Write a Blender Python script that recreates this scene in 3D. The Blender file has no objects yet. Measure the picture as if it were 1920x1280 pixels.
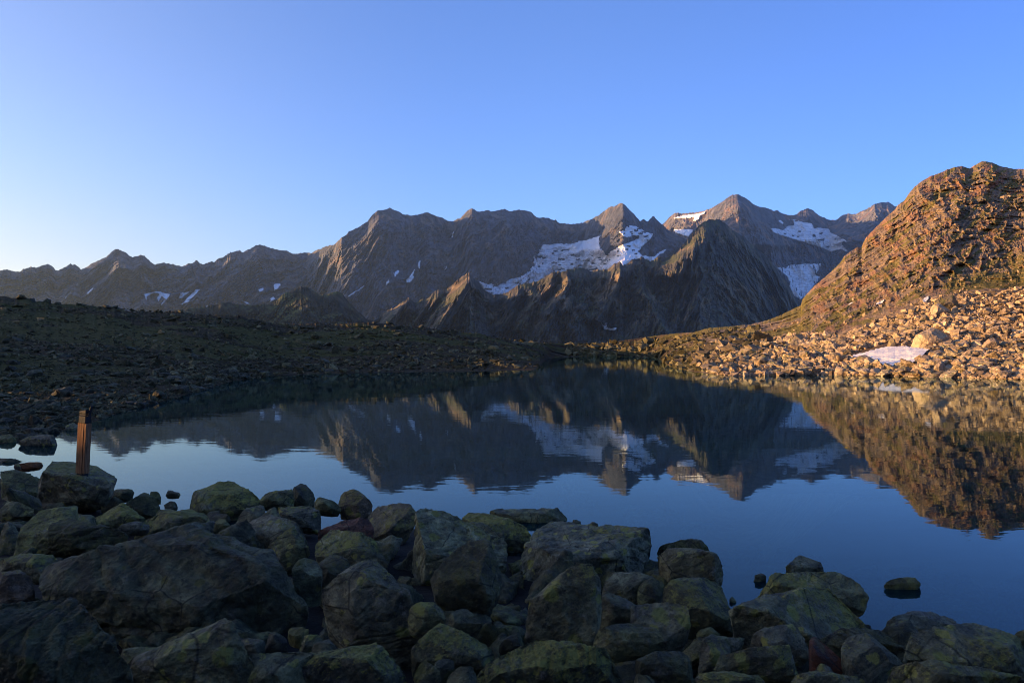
import bpy, bmesh, math, random
import numpy as np
from mathutils import Matrix, Vector

SC = bpy.context.scene
COL = SC.collection
rng = np.random.default_rng(7)
random.seed(7)

# ------------------------------------------------------------------ camera, sky, sun, exposure
HC = 2.4                        # eye height above the lake
F = 1280.0                      # 24 mm lens on a 36 mm sensor, photograph 1920 px wide
PITCH = math.radians(0.64)
ROLL = 0.0103
SUN_AZ = math.radians(-97.0)    # from the view direction, negative = left
SUN_EL = math.radians(6.0)

r0_ = Vector((1, 0, 0)); f0_ = Vector((0, math.cos(PITCH), math.sin(PITCH))); u0_ = r0_.cross(f0_)
rc_ = math.cos(ROLL); rs_ = math.sin(ROLL)
RIGHT = r0_ * rc_ - u0_ * rs_
UP = r0_ * rs_ + u0_ * rc_
CM = np.array([RIGHT, UP, f0_]).T          # columns right, up, forward

cam = bpy.data.cameras.new('camera')
cam.lens = 24.0; cam.sensor_width = 36.0; cam.clip_start = 0.1; cam.clip_end = 60000
camo = bpy.data.objects.new('camera', cam)
m = Matrix(((RIGHT.x, UP.x, -f0_.x, 0), (RIGHT.y, UP.y, -f0_.y, 0), (RIGHT.z, UP.z, -f0_.z, HC), (0, 0, 0, 1)))
camo.matrix_world = m
COL.objects.link(camo); SC.camera = camo

world = bpy.data.worlds.new('World'); SC.world = world; world.use_nodes = True
wn = world.node_tree; wn.nodes.clear()
sky = wn.nodes.new('ShaderNodeTexSky'); sky.sky_type = 'NISHITA'; sky.sun_disc = False
sky.sun_elevation = SUN_EL; sky.sun_rotation = SUN_AZ
sky.altitude = 2300; sky.air_density = 1.0; sky.dust_density = 3.0; sky.ozone_density = 2.0
bg = wn.nodes.new('ShaderNodeBackground'); bg.inputs[1].default_value = 0.106
wo = wn.nodes.new('ShaderNodeOutputWorld')
tint = wn.nodes.new('ShaderNodeMix'); tint.data_type = 'RGBA'; tint.blend_type = 'MULTIPLY'; tint.inputs[0].default_value = 1.0
tint.inputs[7].default_value = (1, 1, 1, 1)
# the real sky of that morning: pale on the sun's side, deep blue away from it, warm low on the left
geo = wn.nodes.new('ShaderNodeTexCoord'); sepd = wn.nodes.new('ShaderNodeSeparateXYZ'); wn.links.new(geo.outputs['Generated'], sepd.inputs[0])
mrx = wn.nodes.new('ShaderNodeMapRange'); mrx.inputs[1].default_value = -0.75; mrx.inputs[2].default_value = 0.75; wn.links.new(sepd.outputs[0], mrx.inputs[0])
rmp = wn.nodes.new('ShaderNodeValToRGB'); e_ = rmp.color_ramp.elements; rmp.color_ramp.interpolation = 'EASE'
e_[0].position = 0.0; e_[0].color = (1.42, 1.20, 1.42, 1); e_[1].position = 1.0; e_[1].color = (0.60, 0.76, 1.36, 1)
e_m = e_.new(0.5); e_m.color = (1.03, 1.16, 1.74, 1)
wn.links.new(mrx.outputs[0], rmp.inputs[0])
mrz = wn.nodes.new('ShaderNodeMapRange'); mrz.interpolation_type = 'SMOOTHSTEP'; mrz.inputs[1].default_value = 0.28; mrz.inputs[2].default_value = 0.0; wn.links.new(sepd.outputs[2], mrz.inputs[0])
mrl = wn.nodes.new('ShaderNodeMapRange'); mrl.interpolation_type = 'SMOOTHSTEP'; mrl.inputs[1].default_value = 0.25; mrl.inputs[2].default_value = -0.65; wn.links.new(sepd.outputs[0], mrl.inputs[0])
mm = wn.nodes.new('ShaderNodeMath'); mm.operation = 'MULTIPLY'; wn.links.new(mrz.outputs[0], mm.inputs[0]); wn.links.new(mrl.outputs[0], mm.inputs[1])
warm = wn.nodes.new('ShaderNodeMix'); warm.data_type = 'RGBA'; warm.inputs[6].default_value = (1, 1, 1, 1); warm.inputs[7].default_value = (1.16, 0.84, 0.50, 1)
wn.links.new(mm.outputs[0], warm.inputs[0])
t2 = wn.nodes.new('ShaderNodeMix'); t2.data_type = 'RGBA'; t2.blend_type = 'MULTIPLY'; t2.inputs[0].default_value = 1.0
wn.links.new(rmp.outputs[0], t2.inputs[6]); wn.links.new(warm.outputs[2], t2.inputs[7]); wn.links.new(t2.outputs[2], tint.inputs[7])
wn.links.new(sky.outputs[0], tint.inputs[6]); wn.links.new(tint.outputs[2], bg.inputs[0]); wn.links.new(bg.outputs[0], wo.inputs[0])

sl = bpy.data.lights.new('sun', 'SUN'); sl.energy = 5.0; sl.angle = math.radians(0.53); sl.color = (1.0, 0.56, 0.22)
so = bpy.data.objects.new('sun', sl); COL.objects.link(so)
SUNV = Vector((math.sin(SUN_AZ) * math.cos(SUN_EL), math.cos(SUN_AZ) * math.cos(SUN_EL), math.sin(SUN_EL)))
so.rotation_euler = SUNV.to_track_quat('Z', 'Y').to_euler()

SC.view_settings.view_transform = 'Standard'; SC.view_settings.look = 'None'
SC.view_settings.exposure = 1.6; SC.view_settings.gamma = 1.0; SC.view_settings.use_curve_mapping = False
SC.cycles.use_denoising = True
SC.cycles.filter_width = 1.0
SC.cycles.max_bounces = 6; SC.cycles.volume_bounces = 0

# ------------------------------------------------------------------ maths helpers
def rays(u, v):
    """world directions of photograph pixels, scaled so that y = 1"""
    u = np.asarray(u, float); v = np.asarray(v, float)
    d = np.stack([(u - 960) / F, (640 - v) / F, np.ones_like(u + v)], -1) @ CM.T
    return d / d[..., 1:2]

def unproj(u, v, y):
    d = rays(u, v) * np.asarray(y, float)[..., None]
    d[..., 2] += HC
    return d

def proj(p):
    q = (np.asarray(p, float) - [0, 0, HC]) @ CM
    return 960 + F * q[..., 0] / q[..., 2], 640 - F * q[..., 1] / q[..., 2]

def yh(u):
    return 662 - 0.0103 * (np.asarray(u, float) - 217)

def _h(ix, iy, iz, s):
    n = (ix.astype(np.uint32) * np.uint32(374761393) + iy.astype(np.uint32) * np.uint32(668265263)
         + iz.astype(np.uint32) * np.uint32(2147483647 - 97) + np.uint32(s * 974711 + 131))
    n = (n ^ (n >> np.uint32(13))) * np.uint32(1274126177)
    return n ^ (n >> np.uint32(16))

_G = np.array([(1, 1, 0), (-1, 1, 0), (1, -1, 0), (-1, -1, 0), (1, 0, 1), (-1, 0, 1), (1, 0, -1), (-1, 0, -1),
               (0, 1, 1), (0, -1, 1), (0, 1, -1), (0, -1, -1), (1, 1, 0), (-1, 1, 0), (0, -1, 1), (0, -1, -1)], np.float32)

def perlin(x, y, z, s=0):
    x = np.asarray(x, np.float32); y = np.asarray(y, np.float32); z = np.asarray(z, np.float32)
    x, y, z = np.broadcast_arrays(x, y, z)
    xi = np.floor(x); yi = np.floor(y); zi = np.floor(z)
    fx = x - xi; fy = y - yi; fz = z - zi
    xi = xi.astype(np.int64); yi = yi.astype(np.int64); zi = zi.astype(np.int64)
    wx = fx * fx * fx * (fx * (fx * 6 - 15) + 10); wy = fy * fy * fy * (fy * (fy * 6 - 15) + 10); wz = fz * fz * fz * (fz * (fz * 6 - 15) + 10)
    out = 0
    with np.errstate(over='ignore'):
        for dx in (0, 1):
            ax = wx if dx else 1 - wx
            for dy in (0, 1):
                ay = wy if dy else 1 - wy
                for dz in (0, 1):
                    az = wz if dz else 1 - wz
                    g = _G[_h(xi + dx, yi + dy, zi + dz, s) & np.uint32(15)]
                    out = out + ax * ay * az * (g[..., 0] * (fx - dx) + g[..., 1] * (fy - dy) + g[..., 2] * (fz - dz))
    return out

def fbm(x, y, z, octv=4, s=0, gain=0.5, lac=2.03):
    a = 1.0; t = 0; f = 1.0
    for i in range(octv):
        t = t + a * perlin(x * f, y * f, z * f, s + i)
        a *= gain; f *= lac
    return t

def ridged(x, y, z, octv=4, s=0, gain=0.5, lac=2.07):
    a = 1.0; t = 0; f = 1.0; w = 1.0
    for i in range(octv):
        n = 1 - np.abs(perlin(x * f, y * f, z * f, s + i)) * 2.0
        n = np.clip(n, 0, 1) ** 2 * w
        t = t + a * n
        w = np.clip(n * 1.6, 0, 1)
        a *= gain; f *= lac
    return t

def itp(x, pts):
    xs = [p[0] for p in pts]; ys = [p[1] for p in pts]
    return np.interp(x, xs, ys)

def sstep(a, b, x):
    t = np.clip((np.asarray(x, float) - a) / (b - a), 0, 1)
    return t * t * (3 - 2 * t)

def inpoly(px, py, poly):
    ins = np.zeros(np.shape(px), bool)
    n = len(poly); j = n - 1
    for i in range(n):
        xi, yi = poly[i]; xj, yj = poly[j]
        c = ((yi > py) != (yj > py)) & (px < (xj - xi) * (py - yi) / ((yj - yi) + 1e-12) + xi)
        ins ^= c; j = i
    return ins

# ------------------------------------------------------------------ mesh helpers
def mesh_np(name, verts, faces, smooth=False, attrs=None):
    """faces: (n,3) or (n,4) int array"""
    me = bpy.data.meshes.new(name)
    verts = np.ascontiguousarray(verts, np.float32).reshape(-1, 3)
    faces = np.ascontiguousarray(faces, np.int32)
    k = faces.shape[1]; n = len(faces)
    me.vertices.add(len(verts)); me.vertices.foreach_set('co', verts.ravel())
    me.loops.add(n * k); me.loops.foreach_set('vertex_index', faces.ravel())
    me.polygons.add(n)
    me.polygons.foreach_set('loop_start', np.arange(0, n * k, k, dtype=np.int32))
    me.polygons.foreach_set('use_smooth', np.full(n, smooth, bool))
    me.update(calc_edges=True)
    for nm, a in (attrs or {}).items():
        at = me.attributes.new(nm, 'FLOAT', 'POINT'); at.data.foreach_set('value', np.ascontiguousarray(a, np.float32).ravel())
    return me

def link(name, me, mat=None, parent=None, label=None, cat=None, group=None, kind=None):
    o = bpy.data.objects.new(name, me); COL.objects.link(o)
    if mat is not None and me is not None and not me.materials: me.materials.append(mat)
    if parent is not None: o.parent = parent
    if label: o['label'] = label
    if cat: o['category'] = cat
    if group: o['group'] = group
    if kind: o['kind'] = kind
    return o

def gridfaces(nr, nc):
    i = np.arange(nr * nc).reshape(nr, nc)
    return np.stack([i[:-1, :-1], i[:-1, 1:], i[1:, 1:], i[1:, :-1]], -1).reshape(-1, 4)

# ------------------------------------------------------------------ materials
class NT:
    def __init__(s, name):
        s.m = bpy.data.materials.new(name); s.m.use_nodes = True
        s.t = s.m.node_tree; s.t.nodes.clear()
        s.out = s.n('ShaderNodeOutputMaterial')
    def n(s, t, **k):
        x = s.t.nodes.new(t)
        for a, b in k.items(): setattr(x, a, b)
        return x
    def l(s, a, b): s.t.links.new(a, b)
    def coord(s, scale=(1, 1, 1), rot=(0, 0, 0), src='Object'):
        c = s.n('ShaderNodeTexCoord'); mp = s.n('ShaderNodeMapping')
        mp.inputs['Scale'].default_value = scale; mp.inputs['Rotation'].default_value = rot
        s.l(c.outputs[src], mp.inputs[0]); return mp.outputs[0]
    def noise(s, vec, scale, detail=5, rough=0.6, dist=0.0, out=0, lac=2.0):
        x = s.n('ShaderNodeTexNoise'); x.inputs['Scale'].default_value = scale
        x.inputs['Detail'].default_value = detail; x.inputs['Roughness'].default_value = rough
        x.inputs['Distortion'].default_value = dist; x.inputs['Lacunarity'].default_value = lac
        s.l(vec, x.inputs['Vector']); return x.outputs[out]
    def voro(s, vec, scale, feature='F1', rand=1.0, out='Distance'):
        x = s.n('ShaderNodeTexVoronoi', feature=feature); x.inputs['Scale'].default_value = scale
        x.inputs['Randomness'].default_value = rand
        s.l(vec, x.inputs['Vector']); return x.outputs[out]
    def ramp(s, fac, stops, interp='LINEAR'):
        x = s.n('ShaderNodeValToRGB'); e = x.color_ramp.elements; x.color_ramp.interpolation = interp
        while len(e) < len(stops): e.new(0.5)
        for i, (p, c) in enumerate(stops):
            e[i].position = p; e[i].color = (*c, 1) if len(c) == 3 else c
        s.l(fac, x.inputs[0]); return x.outputs[0]
    def mr(s, fac, a, b, c=0.0, d=1.0):
        x = s.n('ShaderNodeMapRange'); x.interpolation_type = 'SMOOTHSTEP'
        for i, q in enumerate((a, b, c, d)): x.inputs[i + 1].default_value = q
        s.l(fac, x.inputs[0]); return x.outputs[0]
    def math(s, op, a, b=None):
        x = s.n('ShaderNodeMath', operation=op)
        for i, q in enumerate((a, b)):
            if q is None: continue
            if isinstance(q, (int, float)): x.inputs[i].default_value = q
            else: s.l(q, x.inputs[i])
        return x.outputs[0]
    def mix(s, fac, a, b, bt='MIX'):
        x = s.n('ShaderNodeMix', data_type='RGBA', blend_type=bt)
        for i, q in ((0, fac), (6, a), (7, b)):
            if isinstance(q, (int, float)): x.inputs[i].default_value = q
            elif isinstance(q, tuple): x.inputs[i].default_value = (*q, 1)
            else: s.l(q, x.inputs[i])
        return x.outputs[2]
    def attr(s, nm):
        x = s.n('ShaderNodeAttribute'); x.attribute_name = nm; return x.outputs['Fac']
    def bump(s, h, strength=0.5, dist=0.1, prev=None):
        x = s.n('ShaderNodeBump'); x.inputs['Strength'].default_value = strength; x.inputs['Distance'].default_value = dist
        s.l(h, x.inputs['Height'])
        if prev is not None: s.l(prev, x.inputs['Normal'])
        return x.outputs[0]
    def nz(s):
        g = s.n('ShaderNodeNewGeometry'); x = s.n('ShaderNodeSeparateXYZ'); s.l(g.outputs['Normal'], x.inputs[0]); return x.outputs[2]
    def rnd(s):
        return s.n('ShaderNodeObjectInfo').outputs['Random']
    def bsdf(s, col, rough=0.85, nrm=None, spec=0.3):
        p = s.n('ShaderNodeBsdfPrincipled')
        if isinstance(col, tuple): p.inputs['Base Color'].default_value = (*col, 1)
        else: s.l(col, p.inputs['Base Color'])
        if isinstance(rough, float): p.inputs['Roughness'].default_value = rough
        else: s.l(rough, p.inputs['Roughness'])
        p.inputs['Specular IOR Level'].default_value = spec
        if nrm is not None: s.l(nrm, p.inputs['Normal'])
        s.l(p.outputs[0], s.out.inputs[0]); return p

def mat_mountain(name, rock1, rock2, warm, scl=1.0, green=0.0):
    s = NT(name); c = s.coord()
    cs = s.coord(scale=(1, 1, 0.45), rot=(0.0, 0.5, 0.0))
    a = s.noise(c, 0.0022 * scl, 6, 0.62)
    b = s.noise(cs, 0.018 * scl, 8, 0.72)
    col = s.mix(s.mr(a, 0.35, 0.65), rock1, rock2)
    col = s.mix(s.mr(s.noise(c, 0.0041 * scl, 5, 0.7, 0.6), 0.5, 0.62), col, warm)
    col = s.mix(1.0, col, s.ramp(b, [(0.38, (0.45,) * 3), (0.5, (1, 1, 1)), (0.62, (1.6,) * 3)]), 'MULTIPLY')
    if green:
        g = s.math('MULTIPLY', s.mr(s.noise(c, 0.006 * scl, 6, 0.7), 0.45, 0.6), s.mr(s.nz(), 0.45, 0.75))
        col = s.mix(s.math('MULTIPLY', g, green), col, (0.10, 0.11, 0.045))
    h = s.noise(cs, 0.03 * scl, 9, 0.75)
    s.bsdf(col, 0.95, s.bump(h, 0.9, 14.0 / scl), 0.1)
    return s.m

def mat_snow(name, ice=0.0):
    s = NT(name); c = s.coord(scale=(1, 1, 2.6), rot=(0, 0.25, 0))
    col = (0.82, 0.84, 0.87)
    if ice:
        n = s.noise(s.coord(scale=(0.5, 1, 3.2), rot=(0, 0.12, 0)), 0.014, 8, 0.75, 1.0)
        n2 = s.noise(s.coord(scale=(0.35, 1, 4.0), rot=(0, 0.2, 0)), 0.03, 6, 0.7, 0.8)
        f = s.math('MULTIPLY', s.mr(n, 0.42, 0.54), s.mr(n2, 0.40, 0.54))
        col = s.mix(s.math('MULTIPLY', f, ice), col, (0.30, 0.30, 0.32))
    s.bsdf(col, 0.7, s.bump(s.noise(c, 0.05, 6, 0.7), 0.5, 6.0), 0.2)
    return s.m

# ------------------------------------------------------------------ mountains
# Every range is a sheet of terrain: a traced crest line at its own distance, a front flank that falls towards the
# lake with spurs and gullies, and a back flank behind the crest.
LAYERS = {}

def mountain(name, label, crest, dist, mat, u0, u1, du, rows, zb=-120.0, slope=0.75, conc=1.25, spurs=(), amp=60.0, wl=420.0,
             shear=0.4, seed=1, jag=1.2, fine=14.0, back_rows=7, gain=0.62, elong=2.6):
    u = np.arange(u0, u1 + du, du)
    vc = itp(u, crest)
    sc = 1.0
    vc = vc + jag * (fbm(u / 9.0, 0.5, seed * 3.1, 4, seed, 0.6) * 1.5) - jag * 1.5 * np.clip(fbm(u / 3.6, 0.5, seed * 5.1, 3, seed + 2, 0.7) - 0.05, 0, 1)
    yc = itp(u, dist)
    P = unproj(u, vc, yc)
    zc = P[:, 2]
    s = np.linspace(0, 1, rows) ** 1.15
    yb = yc - np.maximum(zc - zb, 60.0) / slope
    Y = yc[None, :] + (yb - yc)[None, :] * s[:, None]
    Z = zc[None, :] - (zc - zb)[None, :] * (1 - (1 - s[:, None]) ** conc)
    X = (P[:, 0] / yc)[None, :] * Y
    U, V = proj(np.stack([X, Y, Z], -1))
    # relief: spurs run down and to the left
    drop = (zc[None, :] - Z)
    xs = X + (itp(U, shear) if isinstance(shear, list) else shear) * drop
    D = (ridged(xs / wl, drop / (wl * elong), seed * 1.7 + 0 * X, 6, seed, gain) - 0.6) * amp * 1.4
    D = D + fbm(xs / (wl * 0.22), drop / (wl * 0.4), 3.3 + 0 * X, 6, seed + 20, 0.7) * fine * 3.2
    D = D * (0.05 + 0.95 * sstep(0.0, 0.16, drop / np.maximum(zc - zb, 60)[None, :]))
    for pts, A, wL, wR in spurs:
        uu = np.array([p[0] for p in pts], float); vv = np.array([p[1] for p in pts], float)
        ul = np.interp(V, vv, uu)
        ul = ul + 3.0 * fbm(V / 16.0, 0 * V, seed + A * 0.01 + 0 * V, 3, seed + 5)
        t = np.clip((V - vv[0]) / (vv[-1] - vv[0]), 0, 1)
        grow = 0.35 + 0.65 * t
        d = U - ul
        T = np.clip(1 - np.maximum(-d / (wL * grow), d / (wR * grow)), 0, 1)
        env = sstep(vv[0] - 2, vv[0] + 0.22 * (vv[-1] - vv[0]) + 2, V) * (1 - sstep(vv[-1] - 3, vv[-1] + 14, V))
        D = D + A * T * env * grow
    k = 1 - D / Y
    R = np.stack([X / Y, np.ones_like(X), (Z - HC) / Y], -1) * (Y * k)[..., None]
    R[..., 2] += HC
    # back flank
    bk = []
    for i in range(1, back_rows + 1):
        yy = yc + i * 170.0
        zz = zc - 0.75 * i * 170.0 - 20 * i
        bk.append(np.stack([P[:, 0] * (1 + 0 * yy), yy, zz], -1))
    V3 = np.concatenate([np.array(bk[::-1]), R], 0)
    me = mesh_np(name, V3.reshape(-1, 3), gridfaces(V3.shape[0], V3.shape[1]), smooth=False)
    o = link(name, me, mat, label=label, kind='structure')
    Uf, Vf = proj(R)
    LAYERS[name] = (u, Vf, R[..., 1])
    return o

def depth_at(layer, uq, vq):
    """depth of a layer's front flank under photograph pixels"""
    u, Vf, Y = LAYERS[layer]
    out = np.full(len(uq), np.nan)
    ci = np.clip(np.rint((uq - u[0]) / (u[1] - u[0])).astype(int), 0, len(u) - 1)
    for c in np.unique(ci):
        m_ = ci == c
        vv = np.maximum.accumulate(Vf[:, c]); 
        out[m_] = np.interp(vq[m_], vv + np.arange(len(vv)) * 1e-6, Y[:, c])
    return out

def snow(layer, name, label, poly, mat, off=12.0, step=0.9, warp=2.2, seed=0, blur=3, holes=0.0, group=None, cat='snow patch'):
    poly = np.array(poly, float)
    u0, v0 = poly.min(0) - 2; u1, v1 = poly.max(0) + 2
    us = np.arange(u0, u1, step); vs_ = np.arange(v0, v1, step)
    U, V = np.meshgrid(us, vs_)
    wu = U + warp * fbm(U / 7.0, V / 5.0, seed + 0.3 + 0 * U, 4, seed, 0.6)
    wv = V + warp * 0.7 * fbm(U / 7.0, V / 5.0, seed + 7.7 + 0 * U, 4, seed + 9, 0.6)
    keep = inpoly(wu, wv, poly)
    if holes:
        keep &= ~(fbm(U / 16.0 + V / 40.0, V / 4.0, seed + 2.2 + 0 * U, 4, seed + 3, 0.6) > holes)
    Y = depth_at(layer, U.ravel(), V.ravel()).reshape(U.shape)
    Ys = Y.copy()
    for _ in range(blur):
        q = np.pad(Ys, 1, mode='edge')
        Ys = (q[:-2, 1:-1] + q[2:, 1:-1] + q[1:-1, :-2] + q[1:-1, 2:] + q[1:-1, 1:-1]) / 5
    Yt = np.minimum(Ys, Y) - off
    cells = keep[:-1, :-1] & keep[1:, :-1] & keep[:-1, 1:] & keep[1:, 1:]
    if not cells.any(): return None
    # rim vertices go down to the rock so that the sheet has thickness
    rim = np.zeros(U.shape, bool)
    cp = np.pad(cells, 1)
    full = cp[:-1, :-1] & cp[1:, :-1] & cp[:-1, 1:] & cp[1:, 1:]
    rim = ~full
    Yt = np.where(rim, Y + 2.0, Yt)
    P = unproj(U.ravel(), V.ravel(), Yt.ravel())
    g = gridfaces(*U.shape)[cells.ravel()]
    used, inv = np.unique(g, return_inverse=True)
    me = mesh_np(name, P[used], inv.reshape(-1, 4), smooth=True)
    return link(name, me, mat, label=label, cat=cat, group=group)

L1 = [(-80,500),(-40,512),(0,507),(12,505),(17,506),(37,510),(42,506),(58,501),(63,502),(78,499),(90,494),(99,501),(104,507),(111,507),(122,500),
(131,495),(141,497),(148,501),(152,507),(163,501),(175,493),(183,490),(200,482),(208,473),(217,466),(222,467),(235,473),(243,480),(249,482),(264,478),
(272,482),(282,491),(290,496),(300,495),(306,493),(320,495),(330,496),(340,499),(353,494),(358,495),(369,488),(375,494),(383,495),(393,491),(401,491),
(412,484),(430,476),(443,471),(449,470),(455,473),(463,469),(470,466),(480,460),(489,458.5),(500,463),(517,467),(527,469),(540,472),(551,478),(562,474),
(573,473),(579,473),(584,475),(598,468),(608,464),(627,458),(640,447),(652,437),(662,431),(675,424),(688,416),(697,404),(708,395),(722,394),(733,390),
(742,395),(758,402),(772,405),(783,403),(792,401),(805,398),(813,403),(830,409),(838,415),(851,415),(863,408),(875,396),(885,391),(895,398),(905,395),
(917,394),(921,397),(930,395),(945,392),(955,396),(973,394),(982,394),(995,397),(1003,405),(1006,408),(1020,407),(1034,412),(1039,413),(1042,410),(1045,415),(1050,418),(1063,420),
(1080,420),(1090,418),(1100,414),(1106,412),(1117,408),(1127,400),(1138,392),(1150,387),(1163,382),(1168,380.5),(1175,388),(1187,399),(1196,410),
(1200,415),(1207,411),(1215,416),(1219,412),(1225,405.5),(1235,415),(1243,421),(1250,429),(1262,438),(1280,446),(1295,449),(1310,460),(1330,475),(1400,525),(1460,560)]
L2 = [(1180,452),(1215,440),(1243,421),(1255,408),(1266,399),(1282,401),(1300,399),(1320,396),(1335,390),(1350,381),(1362,372),(1374,365),(1383,364.5),(1392,369),
(1400,372),(1410,381),(1420,387),(1430,389),(1440,390),(1450,395),(1458,394),(1465,400),(1478,404),(1493,403),(1500,396),(1516,391),(1525,395),(1535,403),
(1550,411),(1557,412),(1570,412),(1580,403),(1592,400),(1605,402),(1615,396),(1628,391),(1640,383),(1655,379),(1667,379),(1675,385),(1683,387),(1700,390),(1760,425),(1850,470)]
L3 = [(690,612),(706,598),(726,582),(740,576),(753,567),(766,559),(778,568),(792,561),(801,560),(817,545),(838,542),(847,535),(863,521),(880,510.5),
(885,521),(897,527.5),(903,540),(915,550.5),(924,558),(931,552.5),(951,548),(959,542),(972,535),(984,532),(999,529.5),(1013,525.5),(1030,515),(1038,510),
(1043,511),(1053,508),(1063,508),(1070,505),(1091,502),(1102,504.5),(1107,508),(1119,506),(1137,506),(1148,497),(1163,491),(1168,497),(1176,496),(1185,485),
(1192,487),(1204,482),(1210,487),(1220,490),(1236,481),(1250,483),(1258,480),(1270,472),(1280,460),(1290,449),(1300,436),(1310,422),(1320,414),(1345,411),
(1360,418),(1375,432),(1395,445),(1410,458),(1425,470),(1440,485),(1452,498),(1463,515),(1475,525),(1482,540),(1490,555),(1500,568),(1530,590),(1600,610)]
L4 = [(300,600),(330,588),(355,577),(394,574),(419,567),(433,568),(444,571),(456,571),(480,572),(508,571),(519,563),(528,554),(534,548),(541,549),(553,543),(564,537),
(573,540),(581,540),(591,548),(602,553),(612,552),(630,548),(641,549.5),(653,565),(672,585),(687,597),(706,606),(760,625)]

M_FAR = mat_mountain('far_rock', (0.055, 0.066, 0.086), (0.082, 0.091, 0.107), (0.125, 0.105, 0.09), 1.0)
M_MASSIF = mat_mountain('massif_rock', (0.080, 0.086, 0.10), (0.122, 0.12, 0.122), (0.22, 0.15, 0.11), 1.0)
M_MID = mat_mountain('mid_rock', (0.050, 0.050, 0.047), (0.088, 0.081, 0.068), (0.19, 0.145, 0.095), 1.6, green=0.8)
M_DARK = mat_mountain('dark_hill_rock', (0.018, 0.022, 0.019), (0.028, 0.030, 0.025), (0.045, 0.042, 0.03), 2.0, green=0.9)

mountain('distant_mountain_range', 'long grey jagged mountain range across the back of the lake', L1,
         [(-80, 3700), (217, 4700), (350, 5000), (489, 5700), (575, 6200), (640, 5300), (733, 5900), (850, 6600), (885, 6450), (1040, 7400), (1095, 7400), (1168, 6300), (1250, 6700), (1460, 6500)], M_FAR, -80, 1460, 1.35, 180,
         zb=-150, slope=0.72, conc=1.35, amp=105, wl=430, shear=0.55, seed=3, jag=1.3, fine=30,
         spurs=[([(217, 467), (180, 505), (120, 560), (60, 620)], 170, 60, 40),
                ([(489, 459), (462, 490), (420, 530), (380, 570)], 200, 50, 45),
                ([(369, 489), (330, 530), (300, 570)], 110, 40, 30),
                ([(640, 447), (603, 476), (575, 505), (548, 548), (530, 580)], 330, 60, 55),
                ([(733, 391), (735, 410), (728, 440), (722, 480), (690, 525), (650, 560), (620, 590)], 210, 60, 60),
                ([(660, 440), (668, 470), (664, 510), (640, 560)], 120, 26, 30),
                ([(885, 391), (874, 420), (862, 470), (850, 520)], 190, 42, 40),
                ([(945, 393), (955, 430), (950, 480), (930, 520)], 140, 45, 40),
                ([(805, 399), (806, 430), (812, 470), (800, 520)], 110, 30, 30),
                ([(1168, 381), (1172, 400), (1150, 430), (1137, 470)], 330, 60, 50),
                ([(1225, 406), (1222, 425), (1212, 440)], 100, 20, 30),
                ([(1262, 440), (1258, 455), (1215, 474), (1180, 500)], 240, 50, 70)])
mountain('glacier_massif', 'higher massif with a pyramid peak and glaciers behind the dark mid mountain', L2,
         [(1180, 7900), (1250, 7700), (1383, 7000), (1500, 8100), (1560, 8400), (1640, 7900), (1700, 8200), (1850, 8500)], M_MASSIF, 1180, 1800, 1.25, 230,
         zb=-150, slope=0.60, conc=1.3, amp=85, wl=430, shear=0.3, seed=11, jag=0.9, fine=26,
         spurs=[([(1383, 365), (1395, 388), (1412, 412), (1426, 428), (1440, 460)], 620, 130, 60),
                ([(1655, 380), (1650, 400), (1620, 430), (1590, 455)], 300, 50, 80),
                ([(1590, 402), (1588, 420), (1575, 440)], 160, 40, 30),
                ([(1516, 392), (1520, 420), (1516, 450)], 150, 50, 40)])
mountain('middle_mountain', 'dark craggy mountain in the middle distance with sunlit left edges', L3,
         [(690, 2250), (880, 2450), (935, 2700), (1063, 2720), (1110, 2860), (1163, 2850), (1210, 2920), (1262, 3000), (1300, 3190), (1330, 3370), (1400, 3660), (1500, 3950), (1600, 4100)], M_MID, 690, 1560, 1.15, 210,
         zb=-190, slope=0.85, conc=1.12, amp=60, wl=250, elong=1.5, shear=[(690, 0.5), (1280, 0.45), (1420, -0.35), (1600, -0.5)], seed=23, jag=1.6, fine=20,
         spurs=[([(880, 511), (878, 530), (862, 553), (838, 585), (812, 625)], 250, 40, 26),
                ([(766, 559), (752, 575), (735, 595), (715, 620)], 90, 22, 16),
                ([(817, 546), (800, 570), (780, 600), (765, 625)], 70, 18, 16),
                ([(899, 560), (906, 580), (898, 600), (890, 635)], 130, 26, 14),
                ([(984, 532), (1000, 550), (1020, 590), (1035, 640)], 120, 42, 26),
                ([(1038, 510), (1030, 540), (1000, 570), (975, 620)], 130, 24, 18),
                ([(1061, 508), (1066, 530), (1052, 555), (1030, 590)], 170, 28, 14),
                ([(1163, 491), (1162, 520), (1150, 545), (1120, 600)], 270, 36, 18),
                ([(1200, 486), (1200, 520), (1206, 548), (1230, 590), (1258, 640)], 165, 42, 34),
                ([(1332, 413), (1322, 432), (1314, 455), (1292, 476), (1270, 494), (1258, 515)], 210, 34, 70),
                ([(1345, 411), (1352, 450), (1346, 500), (1330, 560), (1310, 620)], 35, 40, 50),
                ([(1400, 450), (1408, 500), (1400, 560), (1390, 620)], 80, 35, 45)])
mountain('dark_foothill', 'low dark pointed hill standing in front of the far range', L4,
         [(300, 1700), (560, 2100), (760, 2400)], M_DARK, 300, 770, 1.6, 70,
         zb=-190, slope=0.7, conc=1.05, amp=26, wl=170, shear=0.3, seed=31, jag=1.4, fine=8,
         spurs=[([(419, 567), (412, 585), (405, 610)], 50, 25, 14)])

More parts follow.
